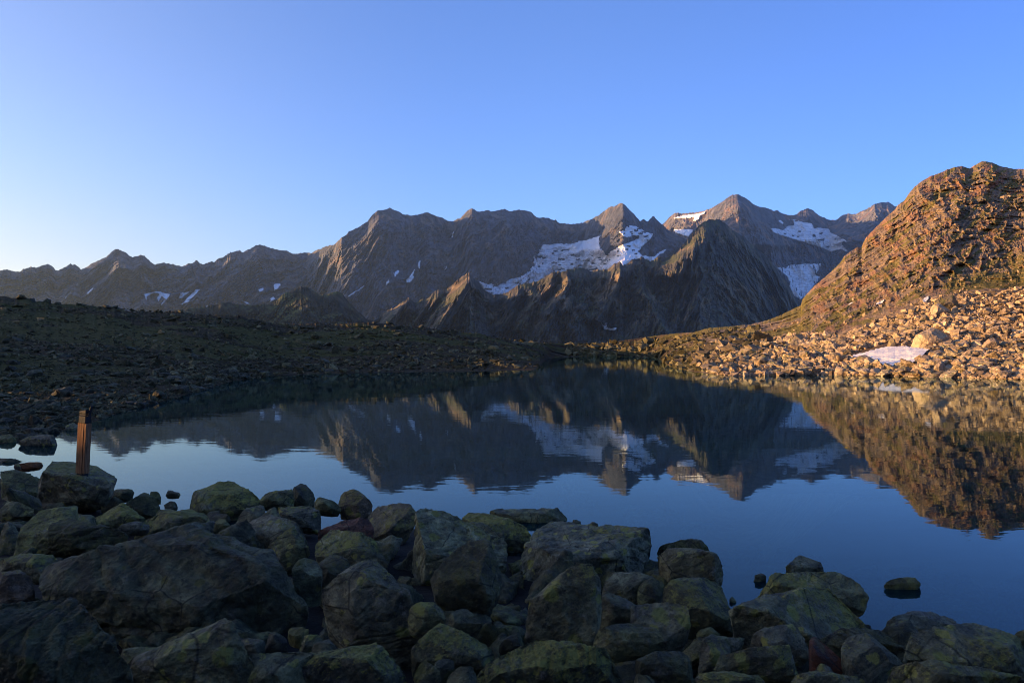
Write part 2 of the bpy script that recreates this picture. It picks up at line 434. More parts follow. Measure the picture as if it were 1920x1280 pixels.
# snow on the far slopes
MS = mat_snow('old_snow'); MI = mat_snow('glacier_ice', 0.9); MI2 = mat_snow('grey_ice', 0.6)
R_ = 'distant_mountain_range'; G_ = 'glacier_massif'
snow(R_, 'glacier', 'wide grey striped glacier below the saddle left of the pointed peak',
     [(1012,463),(1022,458),(1060,457),(1100,452),(1120,452),(1127,467),(1137,477),(1160,470),(1185,486),(1170,500),(1110,512),(1066,510),(1030,520),(990,536),(960,548),(930,556),(905,545),
      (896,526),(915,531),(935,532),(960,523),(976,518),(995,505),(1004,489),(1010,472)], MI, off=24, seed=3, warp=4.0, holes=0.6, cat='glacier')
snow(R_, 'snow_field', 'white ragged snow field topping the striped glacier under the saddle',
     [(1013,462),(1022,457),(1032,459),(1045,455),(1056,457),(1064,461),(1082,453),(1096,450),(1110,447),(1126,440),(1124,455),(1126,468),(1116,472),(1100,468),(1080,474),(1066,480),(1056,480),
      (1068,468),(1050,464),(1030,468),(1018,470)], MS, off=36, seed=5, warp=2.5, cat='snow field')
snow(R_, 'snow_field', 'bright curved snow field running down right of the pointed peak',
     [(1160,434),(1169,432),(1172,426),(1180,422),(1194,424),(1208,432),(1226,439),(1220,449),(1208,459),(1199,471),(1204,479),(1200,486),(1182,492),(1165,500),(1150,502),(1140,492),(1148,480),(1137,477),(1148,469),(1162,460),
      (1180,453),(1197,447),(1198,442),(1188,444),(1176,446),(1166,442)], MS, off=36, seed=6, warp=1.6, holes=0.62, cat='snow field')
snow(R_, 'snow_field', 'small snow field under the brown shoulder right of the curved snow field',
     [(1200,478),(1212,479),(1225,481),(1236,471),(1248,466),(1252,467),(1245,475),(1235,480),(1222,492),(1204,488)], MS, off=26, seed=8, warp=1.6, cat='snow field')
for poly, lab in [
    ([(270,551),(281,548),(300,546),(309,549),(320,552),(314,562),(303,573),(300,571),(308,560),(303,556),(298,566),(293,560),(298,551),(290,550),(283,553),(276,556),(274,565),(271,557)], 'branching snow patch low on the left part of the far range'),
    ([(338,549),(359,545),(342,560),(333,560)], 'pale snow patch left of the long diagonal snow tongue'),
    ([(377,541),(366,543),(350,559),(337,574),(352,567),(363,557)], 'long diagonal snow tongue low on the far range'),
    ([(495,538),(483,543),(488,549),(494,544)], 'small triangular snow patch on the far range'),
    ([(514,531),(526,531),(528,536),(519,543),(514,545),(512,536)], 'rounded snow patch right of the small triangular one'),
    ([(517,559),(512,555),(505,560),(508,563),(497,571),(504,570),(513,565)], 'ragged snow patch just above the dark pointed foothill'),
    ([(456,563),(471,570),(467,573),(458,568)], 'thin curved snow strip above the dark foothill saddle'),
    ([(389,571),(383,577),(392,577)], 'tiny snow patch at the left end of the dark foothill'),
    ([(178,536),(166,545),(161,553),(166,552),(174,543)], 'thin snow streak low on the left end of the far range'),
    ([(150,526),(142,535),(145,535)], 'very small snow streak up left of the thin streak'),
    ([(129,551),(121,559),(124,559)], 'very small snow streak above the left bank crest'),
    ([(785,488),(789,489),(787,500),(789,508),(784,502),(782,496)], 'narrow upright snow strip high above the lower drop shaped patch'),
    ([(779,502),(776,515),(776,523),(770,531),(759,529),(768,517)], 'drop shaped snow patch on the face of the far range'),
    ([(747,505),(750,509),(744,517),(739,521),(736,512)], 'oval snow patch left of the drop shaped one'),
    ([(732,522),(729,531),(722,539),(725,527)], 'faint narrow snow patch left of the oval patch'),
    ([(687,530),(681,541),(665,551),(647,560),(652,554),(668,544)], 'long thin sunlit snow tongue low on the far range'),
    ([(850,432),(852,434),(849,446),(845,445),(848,438)], 'thin snow thread high in the gully under the saddle'),
    ([(838,495),(839,502),(833,508),(831,506),(835,502)], 'small snow patch low in the gully left of the plateau peak'),
    ([(1000,478),(1004,482),(1008,490),(1006,500),(1000,494),(994,493),(1000,488)], 'ragged snow scrap left of the striped glacier'),
    ]:
    snow(R_, 'snow_patch', lab, poly, MS, off=20, step=0.7, warp=1.0, seed=int(poly[0][0]) % 97, blur=1)
snow(G_, 'snow_field', 'sunlit snow field on the shoulder left of the pyramid peak',
     [(1260,410),(1272,405),(1284,402),(1294,402),(1303,401),(1316,398),(1325,395),(1322,401),(1314,405),(1311,413),(1303,416),(1298,414),(1301,409),(1287,410),(1272,411)], MS, off=30, seed=12, warp=1.3, cat='snow field')
snow(G_, 'ice_cliff', 'blue ice face below the sunlit shoulder snow', [(1261,430),(1281,429),(1301,430),(1298,437),(1291,445),(1275,440),(1264,436)], MS, off=40, seed=13, warp=1.0, cat='ice cliff')
snow(G_, 'glacier', 'upper hanging glacier right of the pyramid peak',
     [(1442,426),(1452,427),(1468,430),(1473,425),(1488,422),(1487,415),(1470,411),(1493,411),(1503,415),(1513,417),(1523,418),(1527,427),(1540,427),(1553,428),(1558,435),(1572,443),(1583,450),
      (1580,458),(1594,474),(1577,469),(1557,473),(1530,462),(1503,454),(1480,447),(1452,438)], MI2, off=40, seed=14, warp=1.6, holes=0.75, cat='glacier')
snow(G_, 'snow_patch', 'small snow patch above the upper hanging glacier', [(1457,412),(1465,413),(1471,419),(1466,421),(1460,416)], MS, off=30, seed=15, warp=0.8)
snow(G_, 'snow_patch', 'small curved snow patch at the right end of the upper hanging glacier', [(1578,447),(1583,448),(1590,453),(1586,455),(1581,452)], MS, off=30, seed=16, warp=0.6)
snow(G_, 'glacier', 'lower glacier in the gap left of the right hillside',
     [(1454,501),(1466,500),(1472,502),(1480,496),(1499,495),(1518,493),(1541,494),(1538,504),(1530,515),(1541,519),(1534,528),(1520,545),(1512,556),(1500,562),(1486,556),(1478,548),(1480,527),(1470,515),(1458,506)],
     MI2, off=40, seed=17, warp=1.5, cat='glacier')
snow('middle_mountain', 'snow_patch', 'white L shaped snow patch low on the dark middle mountain',
     [(1124,600),(1127,601),(1130,606),(1131,610),(1133,605),(1139,604),(1138,613),(1147,615),(1156,613),(1157,618),(1150,620),(1140,619),(1133,619),(1128,610)], MS, off=8, step=0.7, seed=18, warp=0.8, blur=1)

# floor of the valley behind the lake
s = NT('valley_grass'); c = s.coord()
s.bsdf(s.ramp(s.noise(c, 0.004, 8, 0.65), [(0.3, (0.05, 0.055, 0.03)), (0.7, (0.12, 0.11, 0.08))]), 0.95, None, 0.1)
a_ = np.linspace(0, 2 * math.pi, 49)[:-1]
vf = [(0, 0, -160)] + [(8600 * math.cos(t), 8600 * math.sin(t), -160 + 3 * math.sin(7 * t)) for t in a_]
me = mesh_np('valley_floor', np.array(vf), np.array([(0, i + 1, (i + 1) % 48 + 1) for i in range(48)]))
link('valley_floor', me, s.m, label='ground of the valley beyond the lake', kind='structure')

# ------------------------------------------------------------------ shores and hillside round the lake
SHORE = [(-700,905),(-400,885),(-200,862),(-80,846),(0,832),(60,822),(120,806),(160,797),(200,782),(240,768),(300,754),(320,748),(380,731),(440,713),(520,704),(620,700),(720,698),(800,697),(880,696),(1008,694),
         (1022,672),(1060,669),(1120,668.5),(1200,669),(1236,672),(1255,688),(1300,697),(1340,702),(1380,705),(1480,704),(1560,703),(1660,705),(1760,707),(1920,712),(2000,716),(2100,722)]
CREST = [(-700,547),(-400,548),(-200,552),(-80,555),(0,555),(10,555),(25,559),(35,557.5),(55,560),(63,565),(75,565),(87,564),(95,569),(115,570),(130,571),(145,569.5),(165,572),(180,575),(195,573),(205,577),
         (215,575),(228,579),(240,583),(260,585.5),(280,584),(295,586),(300,585),(339,583),(348,586.5),(387,590),(431,591),(449,592),(466,598.5),(482,598.6),(519,607),(540,608),(606,606),(628,608),(672,605),(705,605),
         (753,610),(774,613),(794,612),(813,616),(867,623),(899,625),(930,632),(951,636),(982,641),(1013,643),(1076,644),(1147,641),(1190,635),(1215,631),(1265,625),(1302,622.5),(1327,615),(1365,612.5),(1410,607.5),
         (1440,600),(1465,590),(1502,572),(1504,562),(1511,553),(1527,536),(1547,519.5),(1561,507),(1575,493),(1584,479),(1597,470),(1607,464),(1616,463),(1618,456),(1624,445),(1639,430),(1651,418),(1665,404),
         (1678,393),(1684,384),(1696,376),(1704,363),(1714,351),(1728,340),(1743,331),(1761,325),(1776,318),(1792,313),(1804,311.5),(1818,316.5),(1828,309.5),(1839,303),(1848,302.5),(1864,306),(1873,311),(1893,315),
         (1904,317),(1920,316.5),(1990,300),(2100,270)]
CDEP = [(-700,70),(-80,100),(0,106),(200,112),(400,120),(600,132),(800,145),(980,165),(1040,255),(1220,260),(1300,175),(1365,165),(1440,170),(1500,190),(1600,235),(1700,278),(1840,315),(1920,300),(2100,265)]

def shore_depth(u):
    return HC * F / (itp(u, SHORE) - yh(u))

def near_depth(u, v):
    """first guess of the depth of the land surface seen under a pixel"""
    vs_ = itp(u, SHORE); vc = itp(u, CREST)
    t = np.clip((vs_ - v) / (vs_ - vc), 0, 1)
    r0 = shore_depth(u); r1 = itp(u, CDEP)
    return r0 * (r1 / r0) ** t

BEAMS = [(-22.0, 30.5, 0.75, 1.1), (-19.8, 34.0, 0.15, 0.9), (-15.0, 24.0, 0.05, 0.6)]  # aim points for sun gaps cut into the unseen bank
def build_bank(name, label, ua, ub, du, rows, mat):
    u = np.arange(ua, ub + du * 0.5, du)
    t = np.linspace(0, 1, rows)[:, None]
    def smooth(tab, w):
        return sum(itp(u + k * w, tab) * q for k, q in ((-2, .1), (-1, .2), (0, .4), (1, .2), (2, .1)))
    vcj = itp(u, CREST) + 1.6 * fbm(u / 5.0, 0.3, 0.9, 4, 55, 0.6) * (1 - 0.5 * sstep(1020, 1100, u))
    vc = smooth(CREST, 18)
    vs_ = smooth(SHORE, 6)
    r0 = HC * F / (vs_ - yh(u)); r1 = smooth(CDEP, 18)
    V = vs_ + (vc - vs_) * t + (vcj - vc) * t ** 7
    Y = r0 * (r1 / r0) ** t
    P = unproj(np.broadcast_to(u, V.shape), V, Y)
    X = P[..., 0]; Z = P[..., 2]
    U = np.broadcast_to(u, V.shape)
    edge = sstep(0, 0.06, t) * (0.25 + 0.75 * (1 - sstep(0.93, 1.0, t)))
    # bumpy ground
    D = 0.018 * Y * fbm(X / 7.0, Y / 7.0, 0 * X, 5, 61, 0.55)
    hill = sstep(1440, 1560, U) * sstep(0.30, 0.50, t + 0 * U - 0.10 * sstep(1700, 1900, U))
    # crags: ribs and ledges that climb to the right
    ang = math.radians(36)
    a = (U * math.cos(ang) - V * math.sin(ang)) ; b = (U * math.sin(ang) + V * math.cos(ang))
    wob = 14 * fbm(U / 60.0, V / 60.0, 0 * X, 3, 71)
    ledge = ridged((b + wob) / 58.0, a / 260.0, 0 * X, 4, 63, 0.5) - 0.6
    w1 = 9 * fbm(U / 26.0, V / 26.0, 5.2 + 0 * X, 3, 68); w2 = 9 * fbm(U / 26.0, V / 26.0, 8.2 + 0 * X, 3, 69)
    crag = ridged((U + w1) / 30.0 - 0.25 * V / 30, (V + w2) / 38.0, 0.2 + 0 * X, 5, 67, 0.62) - 0.6
    lump = fbm(U / 34.0, V / 30.0, 0.7 + 0 * X, 5, 77, 0.55)
    up = sstep(0.5, 0.75, (itp(U, SHORE) - V) / 400.0 + 0.25)
    D = D + hill * Y / 300.0 * (5.5 * (ridged((b + wob * 1.6) / 125.0, a / 420.0, 3.3 + 0 * X, 3, 83, 0.5) - 0.6) + 3.6 * ledge + 3.4 * crag * (0.45 + 0.75 * up) + 3.8 * lump)
    D = D + hill * Y / 300.0 * 1.5 * fbm(U / 4.0, V / 4.0, 0.1 + 0 * X, 4, 79, 0.65)
    # rock knolls on the far shore
    kn = np.exp(-((U - 1330) / 120.0) ** 2) * sstep(0.1, 0.3, t) * (1 - sstep(0.8, 0.97, t))
    D = D + kn * 3.0 * (ridged(U / 38.0, V / 14.0, 0.4 + 0 * X, 4, 81, 0.5) - 0.4)
    D = D * edge
    k = 1 - D / Y
    R = np.stack([X / Y, np.ones_like(X), (Z - HC) / Y], -1) * (Y * k)[..., None]
    R[..., 2] += HC
    if ua < 0:                                    # gaps cut into the unseen bank to let the low sun through
        for (px_, py_, pz_, w_) in BEAMS:
            kk = (R[..., 0] - px_) / SUNV.x
            perp = np.abs((R[..., 1] - (py_ + kk * SUNV.y)) * SUNV.x)
            cut = pz_ + kk * SUNV.z + (perp - w_) / 0.6
            R[..., 2] = np.where((U < -82) & (perp < w_ + 3) & (kk > 0), np.minimum(R[..., 2], np.maximum(cut, -0.4)), R[..., 2])
    # bed of the lake in front, ground behind the crest
    nr, nc = X.shape
    fr = []
    for d, z in ((0.45, -3.0), (0.8, -1.4), (0.94, -0.5), (0.985, -0.12)):
        fr.append(np.stack([X[0] * d, Y[0] * d, np.full(nc, z)], -1))
    bk = []
    for q, dz in ((1.03, 0.6), (1.08, 2.5), (1.2, 9), (1.5, 32), (2.2, 90), (3.2, 170)):
        bk.append(np.stack([X[-1] * q, Y[-1] * q, Z[-1] - dz - (Z[-1] * (q - 1) * .5)], -1))
    A = np.concatenate([np.array(fr), R, np.array(bk)], 0)
    # land cover: 0 bare rock and rubble, 1 turf
    scree = sstep(1380, 1500, U) * (1 - sstep(0.30, 0.42, t + 0 * U + 0.05 * fbm(U / 60, V / 25, 0 * X, 3, 91) + 0.12 * sstep(1800, 1500, U)))
    g = fbm(X / 22.0, Y / 22.0, 0 * X, 5, 93, 0.6) * 1.3
    turf = sstep(-0.15, 0.35, g + 0.12) * (1 - scree)
    turf = np.where(U < 1040, turf * sstep(0.15, 0.5, t + 0 * U) * 0.9, turf)
    band = sstep(0.25, 0.6, ledge + 0.35 * lump)
    turf = turf * (1 - hill) + hill * np.clip(0.20 * turf + band * 0.30 + 0.75 * sstep(0.08, 0.30, fbm(a / 38.0, b / 7.0, 4.4 + 0 * X, 4, 97)), 0, 1)
    red = hill * sstep(-0.05, 0.35, fbm(U / 30.0, V / 22.0, 2.2 + 0 * X, 4, 95))
    def pad(q): return np.concatenate([np.repeat(q[:1], 4, 0), q, np.repeat(q[-1:], 6, 0)], 0)
    me = mesh_np(name, A.reshape(-1, 3), gridfaces(*A.shape[:2]), smooth=False,
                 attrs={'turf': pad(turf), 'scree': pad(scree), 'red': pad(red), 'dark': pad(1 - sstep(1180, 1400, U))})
    link(name, me, mat, label=label, kind='structure')
    LAYERS[name] = (u, proj(R)[1][::-1], R[::-1, :, 1])
    return R

s = NT('shore_ground'); c = s.coord()
n1 = s.noise(c, 0.9, 8, 0.7); n2 = s.noise(c, 0.12, 6, 0.65); n3 = s.noise(s.coord(scale=(1, 1, 0.35), rot=(0, 0.5, 0)), 1.6, 8, 0.75)
rock = s.mix(s.mr(n2, 0.4, 0.62), (0.22, 0.17, 0.115), (0.33, 0.245, 0.16))
rock = s.mix(s.math('MULTIPLY', s.attr('red'), 0.6), rock, (0.34, 0.17, 0.09))
rock = s.mix(1.0, rock, s.ramp(n3, [(0.38, (0.4,) * 3), (0.5, (0.95,) * 3), (0.62, (1.6,) * 3)]), 'MULTIPLY')
dirt = s.mix(s.mr(n1, 0.35, 0.65), (0.10, 0.075, 0.05), (0.18, 0.125, 0.085))
turfc = s.mix(s.mr(n1, 0.35, 0.65), (0.13, 0.12, 0.033), (0.25, 0.20, 0.065))
col = s.mix(s.attr('scree'), rock, dirt)
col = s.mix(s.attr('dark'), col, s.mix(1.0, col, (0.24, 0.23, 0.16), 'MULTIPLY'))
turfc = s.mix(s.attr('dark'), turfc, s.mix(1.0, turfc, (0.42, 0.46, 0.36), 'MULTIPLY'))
tf = s.mr(s.math('ADD', s.attr('turf'), s.math('MULTIPLY', s.math('SUBTRACT', n1, 0.5), 1.2)), 0.35, 0.6)
tf = s.math('MULTIPLY', tf, s.mr(s.nz(), 0.02, 0.25))
col = s.mix(tf, col, turfc)
bm_ = s.bump(s.noise(c, 1.2, 9, 0.75), 1.0, 0.9)
s.bsdf(col, 0.95, bm_, 0.1)
M_GROUND = s.m

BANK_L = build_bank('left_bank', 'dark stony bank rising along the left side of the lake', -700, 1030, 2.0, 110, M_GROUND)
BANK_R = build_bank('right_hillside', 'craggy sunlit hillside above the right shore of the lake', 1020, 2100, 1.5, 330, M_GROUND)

# hummocky land left of and behind the camera (outside the photograph); its crest is raised to shade the near shore
def off_height(x, y):
    near = (1 - sstep(11, 16, y)) * sstep(-150, -110, x)
    h = 0.155 * (-x - 12.0) + 0.10 * np.clip(-x - 20, 0, 60) * near
    h = np.minimum(h, 0.1 * (12 - x) - 0.6 + 9 * near)
    h = h + 0.5 * fbm(x / 9.0, y / 9.0, 0 * x, 4, 101) * sstep(-12, -30, x)
    return h
xs = np.concatenate([np.linspace(-330, -60, 45), np.linspace(-58, -12, 80)]); ys = np.concatenate([np.linspace(-160, -12, 40), np.linspace(-10, 72, 150)])
Xo, Yo = np.meshgrid(xs, ys)
Zo = off_height(Xo, Yo)
# gullies cut into the unseen bank to light the post and bay rock
sx, sy, sz = SUNV
def gully(Z, px, py, pz, w, soft):
    k = (Xo - px) / sx
    perp = np.abs((Yo - (py + k * sy)) * sx / math.hypot(sx, sy))
    line = pz + k * sz
    cut = line + (perp - w) / soft * 1.0
    return np.where((perp < w + 4 * soft) & (k > 0), np.minimum(Z, np.maximum(cut, -0.5)), Z)
Zo = gully(Zo, -5.97, 9.5, 0.62, 0.32, 0.5)
for b_ in BEAMS: Zo = gully(Zo, b_[0], b_[1], b_[2], b_[3], 0.6)
Zo = gully(Zo, -10.6, 14.5, 0.10, 0.5, 0.6)
Uo = np.where(Yo > 3, 960 + F * Xo / np.maximum(Yo, 3), -5000)
Zo = Zo - 14 * sstep(-330, -120, Uo)
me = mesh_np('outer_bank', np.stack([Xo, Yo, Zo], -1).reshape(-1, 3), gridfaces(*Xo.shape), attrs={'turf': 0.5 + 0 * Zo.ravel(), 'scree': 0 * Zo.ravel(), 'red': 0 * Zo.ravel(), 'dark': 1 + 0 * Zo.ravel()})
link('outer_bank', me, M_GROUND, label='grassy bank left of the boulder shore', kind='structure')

# bank further right, outside the photograph
u = np.arange(2090, 3300, 15.0); t = np.linspace(0, 1, 26)[:, None]
r0 = np.interp(u, [2090, 3300], [HC * F / (721.4 - yh(2090)), 40]); r1 = r0 * 7
dx = (u - 960) / F
Yb = r0 * (r1 / r0) ** t; Xb = dx * Yb
Zb = 92 * t ** 1.6 + 0 * Xb + 2.5 * fbm(Xb / 14, Yb / 14, 0 * Xb, 4, 111) * sstep(0, 0.1, t)
Zb = np.concatenate([Zb[:1] - 1.5, Zb]); Yb = np.concatenate([Yb[:1] * 0.85, Yb]); Xb = np.concatenate([Xb[:1] * 0.85, Xb])
me = mesh_np('outer_hillside', np.stack([Xb, Yb, Zb], -1).reshape(-1, 3), gridfaces(*Xb.shape), attrs={'turf': 0.4 + 0 * Zb.ravel(), 'scree': 0.3 + 0 * Zb.ravel(), 'red': 0 * Zb.ravel(), 'dark': 0 * Zb.ravel()})
link('outer_hillside', me, M_GROUND, label='rocky hillside continuing beyond the right shore', kind='structure')

# near shore bed under the boulders
NSH = [(-3000, 900), (-600, 870), (0, 866), (150, 890), (250, 925), (420, 950), (640, 950), (820, 960), (1000, 1000), (1200, 1030), (1350, 1090), (1420, 1110), (1600, 1170), (1700, 1190), (1920, 1200), (3000, 1200), (9000, 1150)]
xs = np.linspace(-17, 16, 150); ys = np.linspace(-9, 15.5, 120)
X, Y = np.meshgrid(xs, ys)
Uq = 960 + F * X / np.maximum(Y, 1.2)
ysh = HC * F / (itp(Uq, NSH) - 655)
Zg = np.clip((ysh - Y) * 0.10 - 0.12, -2.2, 0.12) + 0.06 * fbm(X / 0.8, Y / 0.8, 0 * X, 4, 121)
Zg = np.where(Zg < -0.1, -0.1 + (Zg + 0.1) * 3.0, Zg)
Zg = Zg + 0.10 * np.clip(-3 - Y, 0, 8)
me = mesh_np('near_shore', np.stack([X, Y, Zg], -1).reshape(-1, 3), gridfaces(*X.shape), smooth=True)
s = NT('shade_black_earth'); c = s.coord()
s.bsdf(s.mix(s.noise(c, 3, 6), (0.004, 0.004, 0.003), (0.010, 0.009, 0.007)), 0.9, s.bump(s.noise(c, 9, 8), 0.6, 0.05), 0.2)  # near-black colour puts the shade of the gaps into the ground
link('near_shore', me, s.m, label='ground under the boulders of the near shore, blackened for gap shade', kind='structure')
def bed_z(x, y):
    i = np.clip(np.interp(x, xs, np.arange(len(xs))), 0, len(xs) - 1).astype(int); j = np.clip(np.interp(y, ys, np.arange(len(ys))), 0, len(ys) - 1).astype(int)
    return Zg[j, i]

# steep hillside added behind the camera, unseen, to block sky and darken boulder fronts
xs2 = np.linspace(-110, 150, 60); ys2 = np.linspace(-120, -9, 40)
X2, Y2 = np.meshgrid(xs2, ys2)
Z2 = 0.9 + 0.72 * np.clip(-10.5 - Y2, 0, 80) * sstep(-115, -60, X2) * (1 - sstep(90, 150, X2)) + 1.6 * fbm(X2 / 12, Y2 / 12, 0 * X2, 4, 131) * sstep(-12, -25, Y2)
me = mesh_np('added_rear_hillside', np.stack([X2, Y2, Z2], -1).reshape(-1, 3), gridfaces(*X2.shape), attrs={'turf': 0.5 + 0 * Z2.ravel(), 'scree': 0 * Z2.ravel(), 'red': 0 * Z2.ravel(), 'dark': 1 + 0 * Z2.ravel()})
link('added_rear_hillside', me, M_GROUND, label='steep hillside added behind the boulder shore to block the sky', kind='structure')

# ------------------------------------------------------------------ the lake
uu = np.arange(-700, 2091, 10.0)
dd = shore_depth(uu) * 1.08
pts = unproj(uu, yh(uu), dd); pts[:, 2] = 0
poly = [tuple(p) for p in pts] + [(60, 40, 0), (60, -12, 0), (-20, -12, 0)]
# bring the far right end down to the outer bank
me = bpy.data.meshes.new('lake'); bmw = bmesh.new()
f_ = bmw.faces.new([bmw.verts.new(p) for p in poly]); bmesh.ops.triangulate(bmw, faces=[f_]); bmw.normal_update()
if bmw.faces[:][0].normal.z < 0: bmesh.ops.reverse_faces(bmw, faces=bmw.faces[:])
bmw.to_mesh(me); bmw.free()
s = NT('lake_water'); c = s.coord(scale=(0.8, 2.2, 1.0))
h1 = s.noise(c, 1.3, 3, 0.5, 0.4); h2 = s.noise(s.coord(scale=(0.6, 1.4, 1)), 0.25, 3, 0.5)
h = s.math('ADD', s.math('MULTIPLY', h1, 0.0011), s.math('MULTIPLY', h2, 0.0045))
bn = s.bump(h, 1.0, 1.0)
fr = s.n('ShaderNodeFresnel'); fr.inputs['IOR'].default_value = 1.24; s.l(bn, fr.inputs['Normal'])
gl = s.n('ShaderNodeBsdfAnisotropic'); gl.inputs['Roughness'].default_value = 0.012; gl.inputs['Color'].default_value = (0.78, 0.95, 0.97, 1); s.l(bn, gl.inputs['Normal'])
tr = s.n('ShaderNodeBsdfTransparent'); tr.inputs['Color'].default_value = (0.32, 0.48, 0.50, 1)
df = s.n('ShaderNodeBsdfDiffuse'); df.inputs['Color'].default_value = (0.003, 0.019, 0.024, 1)
m1 = s.n('ShaderNodeMixShader'); m1.inputs[0].default_value = 0.65; s.l(tr.outputs[0], m1.inputs[1]); s.l(df.outputs[0], m1.inputs[2])
m2 = s.n('ShaderNodeMixShader'); s.l(fr.outputs[0], m2.inputs[0]); s.l(m1.outputs[0], m2.inputs[1]); s.l(gl.outputs[0], m2.inputs[2])
s.l(m2.outputs[0], s.out.inputs[0])
link('lake', me, s.m, label='still mountain lake mirroring the peaks', kind='structure')

# ------------------------------------------------------------------ haze
bmh = bmesh.new(); bmesh.ops.create_cube(bmh, size=1.0)
me = bpy.data.meshes.new('haze')
for v in bmh.verts: v.co = Vector((v.co.x * 20000, v.co.y * 20500, -166 if v.co.z < 0 else 1900))
bmh.to_mesh(me); bmh.free()
s = NT('haze'); vol = s.n('ShaderNodeVolumePrincipled')
vol.inputs['Color'].default_value = (0.48, 0.76, 0.97, 1); vol.inputs['Density'].default_value = 0.000027; vol.inputs['Anisotropy'].default_value = 0.55
s.l(vol.outputs[0], s.out.inputs[1])
link('haze', me, s.m, label='thin morning haze in the air', kind='stuff')

# ------------------------------------------------------------------ rocks
def rock_material(name, base1, base2, lichen, amount, pale=0.5, scl=1.0, relief=1.0):
    s = NT(name); tc = s.n('ShaderNodeTexCoord'); ob = s.n('ShaderNodeObjectInfo')
    ad = s.n('ShaderNodeVectorMath', operation='MULTIPLY_ADD')
    ad.inputs[1].default_value = (1, 1, 1)
    cmb = s.n('ShaderNodeCombineXYZ'); r_ = s.math('MULTIPLY', ob.outputs['Random'], 60.0)
    s.l(r_, cmb.inputs[0]); s.l(r_, cmb.inputs[1])
    s.l(tc.outputs['Object'], ad.inputs[0]); s.l(cmb.outputs[0], ad.inputs[2]); c = ad.outputs[0]
    big = s.noise(c, 1.6 * scl, 5, 0.6); mid = s.noise(c, 7 * scl, 7, 0.7); fine = s.noise(c, 38 * scl, 6, 0.75)
    col = s.mix(s.mr(big, 0.35, 0.65), base1, base2)
    hs = s.n('ShaderNodeHueSaturation'); s.l(col, hs.inputs['Color'])
    s.l(s.math('ADD', s.math('MULTIPLY', s.math('FRACT', s.math('MULTIPLY', ob.outputs['Random'], 31.7)), 0.03), 0.492), hs.inputs['Hue'])
    s.l(s.math('ADD', s.math('MULTIPLY', s.math('FRACT', s.math('MULTIPLY', ob.outputs['Random'], 53.1)), 0.5), 0.8), hs.inputs['Saturation'])
    v = s.math('ADD', s.math('MULTIPLY', s.math('FRACT', s.math('MULTIPLY', ob.outputs['Random'], 17.3)), 0.7), 0.65); s.l(v, hs.inputs['Value'])
    col = hs.outputs[0]
    col = s.mix(1.0, col, s.ramp(mid, [(0.36, (0.35,) * 3), (0.5, (0.9,) * 3), (0.64, (1.9,) * 3)]), 'MULTIPLY')
    # pale crust lichens: rounded blotches
    vb = s.voro(c, 9.0 * scl, 'SMOOTH_F1')
    pal = s.math('MULTIPLY', s.mr(s.noise(c, 3.1 * scl, 7, 0.78, 0.5), 0.54, 0.62), s.mr(vb, 0.5, 0.25))
    col = s.mix(s.math('MULTIPLY', pal, pale), col, (0.30, 0.27, 0.22))
    # map lichen, mostly on upward faces
    up = s.mr(s.nz(), -0.35, 0.75, 0.0, 0.24)
    li = s.noise(c, 9.0 * scl, 9, 0.85, 0.3)
    li2 = s.noise(c, 1.1 * scl, 3, 0.5)
    rnd2 = s.math('MULTIPLY', s.math('FRACT', s.math('MULTIPLY', ob.outputs['Random'], 7.7)), 0.10)
    lf = s.math('ADD', s.math('ADD', li, up), s.math('ADD', s.math('MULTIPLY', s.math('SUBTRACT', li2, 0.5), 0.9), rnd2))
    lf = s.math('ADD', lf, s.math('MULTIPLY', s.math('SUBTRACT', s.noise(c, 26 * scl, 5, 0.8), 0.5), 0.7))
    lf = s.mr(lf, 0.80 - amount, 0.90 - amount)
    lc = s.mix(s.mr(fine, 0.35, 0.65), tuple(0.55 * q for q in lichen), lichen)
    col = s.mix(s.math('MULTIPLY', lf, 0.85), col, lc)
    # crusty lichen spots, each with its own outline
    for q_, (vs_, th, cc_) in enumerate(((11.0, 0.80 - amount, (1.15 * lichen[0], 1.15 * lichen[1], 1.3 * lichen[2])), (19.0, 0.78, (0.24, 0.21, 0.16)), (7.0, 0.86 - amount * 0.5, (0.9 * lichen[0], 0.95 * lichen[1], lichen[2])))):
        vo = s.n('ShaderNodeTexVoronoi', feature='F1'); vo.inputs['Scale'].default_value = vs_ * scl
        wv = s.n('ShaderNodeVectorMath', operation='MULTIPLY_ADD'); wv.inputs[1].default_value = (0.07 / scl, 0.07 / scl, 0.07 / scl)
        s.l(s.noise(c, 16.0 * scl, 4, 0.7, out=1), wv.inputs[0]); s.l(c, wv.inputs[2]); s.l(wv.outputs[0], vo.inputs['Vector'])
        sp = s.n('ShaderNodeSeparateColor'); s.l(vo.outputs['Color'], sp.inputs[0])
        on = s.mr(s.math('ADD', sp.outputs[0], s.math('MULTIPLY', s.math('SUBTRACT', big, 0.5), 0.8)), th, th + 0.04)
        rad = s.mr(vo.outputs['Distance'], 0.42, 0.30)
        col = s.mix(s.math('MULTIPLY', s.math('MULTIPLY', on, rad), 0.85 if q_ != 1 else 0.6 * pale), col, cc_)
    # dark crust in patches and cracks
    ck = s.mr(s.voro(c, 2.3 * scl, 'DISTANCE_TO_EDGE'), 0.0, 0.022, 1.0, 0.0)
    col = s.mix(s.math('MULTIPLY', s.math('MULTIPLY', ck, s.mr(big, 0.45, 0.55)), 0.75), col, (0.012, 0.011, 0.009))
    dk = s.mr(s.noise(c, 12 * scl, 8, 0.8), 0.53, 0.60)
    col = s.mix(s.math('MULTIPLY', dk, 0.6), col, (0.02, 0.02, 0.018))
    b0 = s.bump(s.voro(c, 3.2 * scl, 'F1'), 0.9 * relief, 0.10 / scl)
